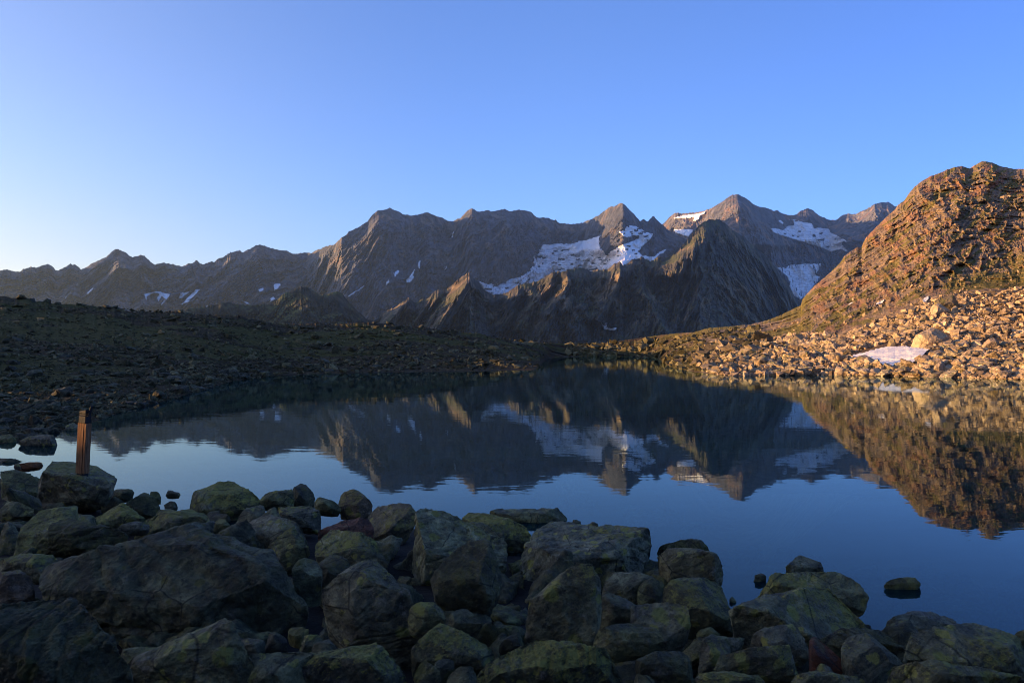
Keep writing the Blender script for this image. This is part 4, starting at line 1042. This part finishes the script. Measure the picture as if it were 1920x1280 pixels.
def place_stone(name, mesh_, mat, loc, size, rs, label, group, cat='stone', tilt=0.35):
    o = bpy.data.objects.new(name, mesh_); COL.objects.link(o)
    if not mesh_.materials: mesh_.materials.append(None)
    o.material_slots[0].link = 'OBJECT'; o.material_slots[0].material = mat
    M = rot_np(rs, tilt).to_4x4()
    o.matrix_world = Matrix.Translation(Vector(loc)) @ M @ Matrix.Diagonal((size, size * rs.uniform(0.85, 1.1), size * rs.uniform(0.8, 1.3), 1))
    o['label'] = label; o['category'] = cat; o['group'] = group
    return o

def heap(name, items, mat, label, lib=None, kind='stuff', tilt=0.35, seed=3):
    """many small stones joined into one object; items = (n,4) x y z size"""
    lib = lib or LIB_L; rs = np.random.default_rng(seed)
    V = []; Fc = []; off = 0
    which = rs.integers(0, len(lib), len(items))
    for k in range(len(lib)):
        it = items[which == k]
        if not len(it): continue
        co, f = lib[k]
        R = np.array([np.array(rot_np(rs, tilt)) for _ in range(len(it))])
        s3 = it[:, 3:4] * rs.uniform(0.8, 1.25, (len(it), 3))
        p = (co[None] * s3[:, None, :]) @ R.transpose(0, 2, 1) + it[:, None, :3]
        V.append(p.reshape(-1, 3)); Fc.append((f[None] + off + (np.arange(len(it)) * len(co))[:, None, None]).reshape(-1, 3)); off += len(it) * len(co)
    me = mesh_np(name, np.concatenate(V), np.concatenate(Fc), smooth=False)
    return link(name, me, mat, label=label, kind=kind)

for i, (u_, v_, z_) in enumerate(WET):
    dz = 0.12 + 0.35 * z_
    y_ = (HC + dz) * F / (v_ - 655); p_ = unproj(np.array([u_]), np.array([v_]), np.array([y_]))[0]; p_[2] = -dz
    place_stone('lakebed_stone', LIB_D[i % 14], M_BOULDER_D, p_, 0.35 + 0.5 * z_, rs, beside(u_, v_, ANCH, 'submerged stone off the'), beside(u_, v_, ANCH, 'submerged stones off the'), tilt=0.3)
for i, (p_, sz_) in enumerate(FILLP):
    v_ = proj(p_)[1]; u_ = proj(p_)[0]
    lab = beside(u_, v_, ANCH, 'stone wedged beside the')
    place_stone('gap_stone', LIB_D[i % 14], M_BOULDER_D, (p_[0], p_[1], 0.0 + sz_ * 0.15), sz_ * 1.5, rs, lab, lab.replace('stone wedged', 'stones wedged', 1), tilt=0.6)

# ------------------------------------------------------------------ rubble of the shores
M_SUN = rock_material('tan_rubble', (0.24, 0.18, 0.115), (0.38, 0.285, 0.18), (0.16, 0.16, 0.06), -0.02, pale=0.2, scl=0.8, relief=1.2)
def block_mat(name, a, b, moss):
    s = NT(name); c = s.coord(); rn = s.rnd()
    col = s.mix(rn, a, b)
    n = s.noise(c, 1.4, 8, 0.7)
    col = s.mix(1.0, col, s.ramp(n, [(0.36, (0.72,) * 3), (0.5, (1.0,) * 3), (0.62, (1.2,) * 3)]), 'MULTIPLY')
    mo = s.math('MULTIPLY', s.mr(s.noise(c, 0.9, 7, 0.75), 0.48, 0.58), moss)
    col = s.mix(mo, col, (0.20, 0.175, 0.05))
    col = s.mix(s.math('MULTIPLY', s.mr(s.voro(c, 0.7, 'DISTANCE_TO_EDGE'), 0.0, 0.03, 1.0, 0.0), 0.6), col, (0.06, 0.045, 0.03))
    s.bsdf(col, 0.9, s.bump(n, 0.8, 0.25), 0.2)
    return s.m
M_SUN2 = block_mat('tan_block', (0.36, 0.26, 0.155), (0.50, 0.375, 0.235), 0.25)
M_LICH = block_mat('green_block', (0.26, 0.20, 0.115), (0.34, 0.27, 0.155), 0.8)
def rubble_mat(name, a, b, c_, k=1.0):
    s = NT(name); g = s.n('ShaderNodeNewGeometry'); c = s.coord()
    isl = g.outputs['Random Per Island']
    col = s.ramp(isl, [(0.0, a), (0.45, b), (0.8, c_), (1.0, tuple(q * 1.3 for q in c_))])
    n = s.noise(c, 3.5 * k, 8, 0.78)
    col = s.mix(1.0, col, s.ramp(n, [(0.38, (0.45,) * 3), (0.5, (1.0,) * 3), (0.62, (1.5,) * 3)]), 'MULTIPLY')
    s.bsdf(col, 0.92, s.bump(n, 0.8, 0.12), 0.15)
    return s.m
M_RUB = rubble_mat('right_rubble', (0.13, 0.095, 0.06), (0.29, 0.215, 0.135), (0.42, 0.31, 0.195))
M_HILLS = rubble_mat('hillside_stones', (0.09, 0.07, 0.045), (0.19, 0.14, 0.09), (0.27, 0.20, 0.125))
M_MIDR = rubble_mat('knoll_rubble', (0.06, 0.05, 0.03), (0.14, 0.11, 0.07), (0.25, 0.19, 0.115))  # darker than the sunlit rubble, standing in for shade on the knolls
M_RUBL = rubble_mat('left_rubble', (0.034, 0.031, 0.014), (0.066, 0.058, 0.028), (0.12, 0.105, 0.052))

# traced blocks of the right shore
L_, T_ = M_LICH, M_SUN2
BL = [
('R', T_, 'large wedge shaped sunlit boulder just above the snow patch', [(640,560),(760,490),(880,440),(940,450),(1040,500),(1120,540),(1110,580),(1000,600),(850,640),(740,620)]),
('R', T_, 'square orange block at the right end of the snow patch', [(720,800),(790,730),(910,760),(905,860),(730,830)]),
('R', T_, 'brown half shaded boulder lying in front of the snow patch', [(125,800),(160,775),(200,770),(320,830),(290,890),(160,880)]),
('R', T_, 'flat slab leaning on the brown boulder before the snow patch', [(10,800),(40,770),(130,740),(190,762),(140,812)]),
('R', T_, 'pale squarish boulder high on the slope under the green topped one', [(875,190),(960,170),(1080,210),(1085,262),(1010,295),(880,280)]),
('R', L_, 'green topped hump shaped boulder highest of the slope blocks', [(900,180),(980,140),(1050,90),(1120,75),(1190,130),(1220,195),(1100,205)]),
('R', T_, 'small rounded block right of the pale squarish boulder', [(1088,235),(1140,188),(1190,222),(1180,272),(1090,272)]),
('R', T_, 'sharp cornered upright block at the right of the slope', [(1480,505),(1580,430),(1672,408),(1682,490),(1600,515)]),
('R', T_, 'long tilted box shaped slab near the right edge', [(1430,615),(1480,580),(1640,538),(1672,590),(1480,692),(1440,655)]),
('R', L_, 'greyish block at the upper left rim of the snow patch', [(385,595),(430,552),(500,612),(470,645),(400,645)]),
('R', T_, 'small pointed stone left of the large wedge shaped boulder', [(538,615),(590,578),(612,622),(570,645)]),
('R', T_, 'bright broad stone at the foot of the large wedge shaped boulder', [(965,612),(1100,568),(1152,642),(1060,655)]),
('R', T_, 'smooth orange stone between snow patch and square block', [(835,742),(960,688),(1050,690),(1040,732),(940,765)]),
('R', T_, 'low flat brown stone below the square block', [(645,865),(780,833),(892,870),(862,905),(680,893)]),
('R', T_, 'dull brown triangular block right of the square block', [(900,905),(1010,798),(1042,860),(1022,945),(960,945)]),
('R', T_, 'white edged block beside the dull triangular one', [(1028,885),(1075,838),(1142,890),(1090,935),(1035,930)]),
('R', T_, 'bright triangular stone above the white edged block', [(1098,835),(1150,788),(1182,882),(1130,875)]),
('R', T_, 'thin upright stone leaning on the bright triangular one', [(1150,782),(1210,788),(1242,885),(1190,862)]),
('R', T_, 'small cube shaped stone near the water below the tilted slab', [(1288,895),(1360,873),(1372,932),(1310,935)]),
('R', T_, 'pyramid shaped stone at the water under the cube shaped one', [(1218,955),(1270,912),(1328,960),(1290,995),(1225,998)]),
('R', T_, 'egg shaped stone at the water left below the snow patch', [(185,935),(200,905),(240,893),(300,905),(318,935),(290,965),(220,975)]),
('R', L_, 'rounded green tinted boulder above the snow patch', [(738,365),(800,288),(872,332),(840,382),(760,392)]),
('R', T_, 'long low stone lying above the water right of the white edged block', [(1085,905),(1200,888),(1282,902),(1220,955),(1100,955)]),
('R', L_, 'greenish sharp block left of the pale squarish boulder', [(598,275),(650,228),(712,208),(690,285),(620,300)]),
('R', T_, 'reddish block with a dark shadow high at the right', [(1458,245),(1500,198),(1562,230),(1540,285)]),
('R', T_, 'pale block right of the reddish shadowed one', [(1652,255),(1700,218),(1742,242),(1660,290)]),
('R', T_, 'large block at the water near the right edge', [(1765,985),(1800,900),(1892,868),(1882,965)]),
('R', T_, 'upright block half way between snow patch and right edge', [(1308,745),(1360,718),(1382,802),(1320,795)]),
('R', T_, 'block above the large waterside block near the right edge', [(1728,845),(1790,828),(1862,850),(1800,893)]),
('S', L_, 'long greenish slab left of the sunlit rubble', [(248,650),(280,605),(330,588),(440,610),(560,640),(552,672),(300,685),(260,675)]),
('S', L_, 'triangular block with a black shadow side above the rubble', [(898,505),(960,438),(1050,408),(1105,505),(1060,522),(910,518)]),
('S', L_, 'leaf shaped block below the black shadowed triangle', [(678,625),(740,553),(792,605),(760,635)]),
('S', L_, 'dark domed block left of the black shadowed triangle', [(628,565),(680,508),(772,530),(740,575)]),
('S', L_, 'low green block right of the leaf shaped one', [(808,565),(880,518),(952,562),(940,595),(840,595)]),
('S', T_, 'small leaning stone right of the black shadowed triangle', [(1218,515),(1260,448),(1302,492),(1240,525)]),
('S', L_, 'green block before the shadow under the hillside', [(1308,465),(1380,408),(1422,440),(1402,495),(1320,495)]),
('S', T_, 'notched bright stone at the waterline left of the snow patch', [(1438,865),(1470,798),(1520,850),(1592,850),(1530,910),(1460,908)]),
('S', T_, 'broad bright stone at the waterline farther left', [(428,890),(450,820),(550,818),(545,895)]),
('S', T_, 'flat waterside stone between the two bright ones', [(1278,908),(1330,858),(1450,870),(1452,912)]),
('S', T_, 'rounded stone in the middle of the left rubble', [(1148,605),(1190,538),(1252,570),(1240,615)]),
('S', L_, 'brown outcrop block in the shade of the far knolls', [(213,515),(250,448),(320,468),(372,520),(300,565),(250,555)]),
('S', L_, 'block right of the brown outcrop in the knolls', [(398,595),(460,538),(542,550),(532,615),(430,620)]),
('S', T_, 'small triangular stone at the water before the brown boulder', [(1645,912),(1720,848),(1785,908)]),
('S', T_, 'rounded waterside stone under the brown boulder', [(1855,885),(1920,838),(1960,870),(1930,915),(1880,915)]),
]
BLP = []
for crop, mat, lab, pts in BL:
    ox, oy, k_ = CROP[crop]; BLP.append([(ox + a / k_, oy + b / k_) for a, b in pts])
rs = np.random.default_rng(11)
def sample_px(poly, n, smin, smax, a, layer, scale_fn, avoid=()):
    poly = np.array(poly, float); lo = poly.min(0); hi = poly.max(0)
    U = rs.uniform(lo[0], hi[0], n * 4); V = rs.uniform(lo[1], hi[1], n * 4)
    k = inpoly(U, V, poly)
    for q in avoid: k &= ~inpoly(U, V, q)
    U = U[k][:n]; V = V[k][:n]
    s_ = smin * (1 - rs.random(len(U)) * (1 - (smin / smax) ** a)) ** (-1 / a)
    s_ = s_ * scale_fn(U, V)
    Y = depth_at(layer, U, V)
    P = unproj(U, V, Y)
    return U, V, s_, P, s_ * Y / F

SNOWP = [(1588,672),(1600,664),(1622,659),(1658,649),(1700,647),(1725,652),(1760,645),(1745,655),(1735,662),(1728,668),(1718,676),(1706,684),(1690,687),(1658,687),(1648,680),(1630,672),(1605,670)]
SHP = [(u, v) for u, v in SHORE if 1340 <= u <= 2000]
scree = [(1340, 698), (1350, 680), (1375, 660), (1400, 655), (1470, 628), (1520, 622), (1560, 632), (1600, 622), (1645, 600), (1700, 585), (1750, 560), (1800, 545), (1860, 552), (1990, 520), (1990, 718)] + SHP[::-1][1:]
sc = lambda U, V: 0.55 + 0.75 * sstep(560, 700, V)
U, V, S, P, W = sample_px(scree, 12500, 3.0, 24, 1.55, 'right_hillside', sc, [[(1676 + (a - 1676) * 1.06, 662 + (b - 664) * 1.25) for a, b in SNOWP]] + BLP)
order = np.argsort(-S); top = order[:290]; rest = order[290:]
lift = lambda P, W, f: np.column_stack([P[:, :2], P[:, 2] + W * f])
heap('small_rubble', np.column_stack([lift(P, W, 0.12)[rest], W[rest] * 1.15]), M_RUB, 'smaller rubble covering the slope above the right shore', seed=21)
RA = [(np.mean([p[0] for p in q]), np.mean([p[1] for p in q]), b[2]) for q, b in zip(BLP, BL)] + [(1660, 668, 'large melting snow patch above the right shore')]
def zone_r(u, v):
    return beside(u, v, RA, 'stone beside the')
for k in top:
    lab = zone_r(U[k], V[k])
    place_stone('rubble_stone', LIB_D[int(rs.integers(14))], M_SUN, (P[k, 0], P[k, 1], P[k, 2] + W[k] * 0.12), W[k] * 1.2, rs, lab, lab.replace('stone beside', 'stones beside', 1))

# debris and outcrop blocks on the hillside
hillp = [(1420, 618), (1500, 590), (1560, 530), (1620, 475), (1700, 395), (1790, 335), (1850, 325), (1990, 330), (1990, 560), (1800, 560), (1640, 600), (1500, 622), (1440, 640)]
U2, V2, S2, P2, W2 = sample_px(hillp, 1700, 2.2, 9, 2.0, 'right_hillside', lambda U, V: 1 + 0 * U)
heap('hillside_debris', np.column_stack([lift(P2, W2, 0.15), W2 * 1.2]), M_HILLS, 'loose stones scattered over the craggy right hillside', seed=23, tilt=0.7)
knoll = [(1060, 668), (1060, 648), (1200, 640), (1300, 628), (1420, 612), (1440, 640), (1390, 660), (1345, 700), (1300, 696), (1250, 686), (1236, 672)]
U3, V3, S3, P3, W3 = sample_px(knoll, 1500, 3, 20, 1.5, 'right_hillside', lambda U, V: 1 + 0 * U)
kn2 = [(1290, 672), (1330, 646), (1400, 632), (1450, 632), (1450, 660), (1420, 700), (1330, 700)]
U5, V5, S5, P5, W5 = sample_px(kn2, 1300, 3.5, 24, 1.4, 'right_hillside', lambda U, V: 1 + 0 * U)
heap('knoll_rubble', np.column_stack([lift(P5, W5, 0.12), W5 * 1.2]), M_MIDR, 'greenish broken rock between the far shore and the sunlit rubble', seed=29)
heap('far_shore_rubble', np.column_stack([lift(P3, W3, 0.1), W3 * 1.2]), M_RUBL, 'stones scattered along the far end of the lake', seed=25)  # lichen brown, kept dark to stand in for shade on the knolls

# left bank
left = [(-78, 556), (120, 572), (340, 586), (520, 608), (760, 612), (900, 626), (1020, 645), (1020, 690), (880, 695), (700, 698), (560, 702), (440, 712), (330, 745), (200, 781), (160, 796), (60, 820), (-78, 842)]
U4, V4, S4, P4, W4 = sample_px(left, 15000, 2.8, 24, 1.9, 'left_bank', lambda U, V: 0.6 + 0.8 * sstep(590, 780, V))
g4 = fbm(P4[:, 0] / 22.0, P4[:, 1] / 22.0, 0 * P4[:, 0], 5, 93, 0.6) * 1.3 + 0.12
ok4 = ~((g4 > 0.0) & (rs.random(len(g4)) < 0.45) & (V4 < 745))
U4, V4, S4, P4, W4 = U4[ok4], V4[ok4], S4[ok4], P4[ok4], W4[ok4]
order = np.argsort(-S4); top = order[:200]; rest = order[200:]
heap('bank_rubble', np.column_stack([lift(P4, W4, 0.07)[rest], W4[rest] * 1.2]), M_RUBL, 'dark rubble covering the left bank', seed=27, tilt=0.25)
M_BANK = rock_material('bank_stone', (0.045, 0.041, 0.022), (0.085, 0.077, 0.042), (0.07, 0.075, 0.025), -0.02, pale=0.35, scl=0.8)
COLS = [(95, 'the small sunlit stones at the left edge'), (175, 'the twin notched peaks of the far range'), (255, 'the pointed summit of the far range'), (330, 'the branching snow patch'), (410, 'the long diagonal snow tongue'),
        (470, 'the low saddle left of the dark foothill'), (530, 'the rounded snow patch'), (610, 'the tip of the dark foothill'), (700, 'the right end of the dark foothill'), (790, 'the drop shaped snow patch'), (860, 'the sunlit fin of the middle mountain'),
        (930, 'the sharp sunlit tooth of the middle mountain'), (2000, 'the lower left end of the glacier')]
def zone_l(u, v):
    t = (v - float(itp(u, CREST))) / (float(itp(u, SHORE)) - float(itp(u, CREST)))
    row = 'high on' if t < 0.34 else ('half way down' if t < 0.7 else 'low on')
    if v > 735:
        if u < 45: return 'stone at the left edge above the brown bay rock'
        if u < 110: return 'stone on the bay shore above the brown bay rock'
        if u < 160: return 'stone on the bay shore left of the top of the post'
        if u < 215: return 'stone on the bay shore right of the top of the post'
        return 'stone at the waterline where the bay shore turns away from the post'
    return 'stone ' + row + ' the left bank under ' + next(c[1] for c in COLS if u < c[0])
for k in top:
    lab = zone_l(U4[k], V4[k])
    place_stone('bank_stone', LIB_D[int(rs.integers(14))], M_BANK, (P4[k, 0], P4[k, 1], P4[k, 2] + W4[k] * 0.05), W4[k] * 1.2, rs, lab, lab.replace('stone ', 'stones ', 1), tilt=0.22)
# blocks standing against the sky on the crest of the left bank
for (uu_, vv_, sz_) in [(40, 558, 26), (62, 565, 18), (87, 566, 22), (145, 571, 18), (155, 572, 16), (170, 575, 14), (202, 576, 22), (215, 577, 20), (223, 577, 12), (265, 586, 14), (318, 585, 10), (339, 586, 18), (352, 588, 12),
                        (376, 590, 14), (392, 591, 12), (447, 593, 12), (484, 600, 9), (730, 606, 22), (700, 606, 10), (757, 612, 12), (790, 613, 14)]:
    y_ = float(itp(uu_, CDEP)) * 0.985; p_ = unproj(np.array([uu_]), np.array([vv_]), np.array([y_]))[0]
    place_stone('crest_block', LIB_D[int(rs.integers(14))], M_BANK, p_, sz_ * y_ / F * 0.75, rs, 'dark block standing on the skyline of the left bank', 'blocks on the skyline of the left bank', tilt=0.5)

# place the traced blocks
for i, (crop, mat, lab, pts) in enumerate(BL):
    ox, oy, k = CROP[crop]
    px = [(ox + a / k, oy + b / k) for a, b in pts]
    um = np.mean([p[0] for p in px]); vb = max(p[1] for p in px)
    y = float(depth_at('right_hillside', np.array([um]), np.array([min(vb, float(itp(um, SHORE)) - 1)]))[0])
    make_rock('block', px, y - 0.30 * (max(p[0] for p in px) - min(p[0] for p in px)) * y / F, mat, lab, 400 + i, lean=0.7, thick=0.8, rough=0.9, cell=1.8, drop=0.6, cat='block')

# snow left in the rubble
s = NT('rubble_snow'); c = s.coord(scale=(1, 1, 1))
n = s.noise(s.coord(scale=(0.7, 2.2, 1)), 1.1, 4, 0.6)
s.bsdf(s.mix(s.mr(s.noise(c, 0.9, 8, 0.75), 0.55, 0.7), (0.84, 0.79, 0.70), (0.56, 0.48, 0.38)), 0.75, s.bump(n, 1.0, 0.35), 0.2)
MRS = s.m
H_ = 'right_hillside'
snow(H_, 'snow_patch', 'large melting snow patch in the rubble above the right shore', SNOWP, MRS, off=1.3, step=0.7, warp=2.4, seed=2, blur=5)
snow(H_, 'snow_patch', 'shaded snow remnant behind the large wedge shaped boulder', [(1772,621),(1778,617),(1790,616),(1807,616),(1810,622),(1800,628),(1792,632),(1782,627)], MRS, off=0.5, step=0.7, warp=0.8, seed=4, blur=4)
snow(H_, 'snow_patch', 'small snow patch on the slope up left of the large one', [(1640,573),(1643,567),(1658,560),(1659,563),(1655,569)], MRS, off=0.8, step=0.6, warp=0.5, seed=6, blur=4)
snow(H_, 'snow_patch', 'small snow patch under the crags right of its lower twin', [(1729,563),(1732,558),(1742,553),(1742,561),(1737,566),(1733,570)], MRS, off=0.8, step=0.6, warp=0.5, seed=8, blur=4)
snow(H_, 'snow_patch', 'thin snow streak on the scree left of the small patches', [(1587,572),(1594,567),(1602,565),(1601,567),(1593,572)], MRS, off=0.8, step=0.5, warp=0.3, seed=9, blur=4)

# ------------------------------------------------------------------ wooden post on its rock
def bar(bmx, x0, x1, y0, y1, z0, z1, nz=1, jit=0.0, top=None):
    rows = []
    for i in range(nz + 1):
        z = z0 + (z1 - z0) * i / nz
        r = [bmx.verts.new((a + random.uniform(-jit, jit), b + random.uniform(-jit, jit), z + (top or 0) * (a if i == nz else 0))) for a, b in ((x0, y0), (x1, y0), (x1, y1), (x0, y1))]
        rows.append(r)
    for i in range(nz):
        for j in range(4):
            bmx.faces.new((rows[i][j], rows[i][(j + 1) % 4], rows[i + 1][(j + 1) % 4], rows[i + 1][j]))
    bmx.faces.new(rows[0][::-1]); bmx.faces.new(rows[-1])
s = NT('weathered_wood'); c = s.coord(scale=(22, 22, 1.6))
g = s.noise(c, 2.2, 8, 0.7, 0.5)
s.bsdf(s.ramp(g, [(0.36, (0.07, 0.032, 0.015)), (0.5, (0.20, 0.095, 0.042)), (0.64, (0.30, 0.16, 0.08))]), 0.8, s.bump(g, 0.9, 0.01), 0.25); M_WOOD = s.m
s = NT('blackened_wood'); c = s.coord(scale=(10, 10, 2))
s.bsdf(s.mix(s.noise(c, 3, 6), (0.010, 0.011, 0.014), (0.022, 0.022, 0.026)), 0.75, s.bump(s.noise(c, 5, 8), 0.7, 0.01), 0.3); M_BLACK = s.m
root = bpy.data.objects.new('wooden_post', None); COL.objects.link(root)
root.location = (-5.98, 9.5, 0.74); root.rotation_euler = (0.0, 0.07, math.radians(-20))
root['label'] = 'short weathered wooden post with a blackened top on a rock at the lake'; root['category'] = 'post'
def part(name, fn, mat, bevel=0.004, lab=None):
    bmx = bmesh.new(); fn(bmx)
    bmesh.ops.recalc_face_normals(bmx, faces=bmx.faces[:])
    bmesh.ops.bevel(bmx, geom=bmx.edges[:], offset=bevel, segments=1, affect='EDGES')
    me = bpy.data.meshes.new(name); bmx.to_mesh(me); bmx.free()
    return link(name, me, mat, parent=root, label=lab)
def body(b):
    bar(b, -0.085, 0.030, -0.045, 0.045, 0.0, 0.70, 8, 0.0015)
    bar(b, 0.0335, 0.075, -0.040, 0.042, 0.004, 0.695, 8, 0.0015)
    bar(b, -0.07, 0.065, -0.03, 0.03, 0.002, 0.68)
part('shaft', body, M_WOOD, 0.003)
part('foot', lambda b: bar(b, -0.075, 0.065, -0.035, 0.038, -0.05, 0.004), M_BLACK)
part('cap', lambda b: (bar(b, -0.068, 0.060, -0.047, 0.045, 0.702, 0.80, 2, 0.001), bar(b, -0.065, 0.058, -0.043, 0.042, 0.806, 0.83), bar(b, -0.068, 0.061, -0.047, 0.046, 0.836, 0.875, 1, 0, 0.25)), M_BLACK)
lath = part('lath', lambda b: bar(b, 0.0, 0.014, -0.02, 0.02, 0.0, 0.15), M_BLACK, 0.002, 'thin dark lath sticking up beside the cap')
lath.location = (0.058, 0.0, 0.80); lath.rotation_euler = (0, 0.32, 0)
bpy.data.objects.remove(_tmp)
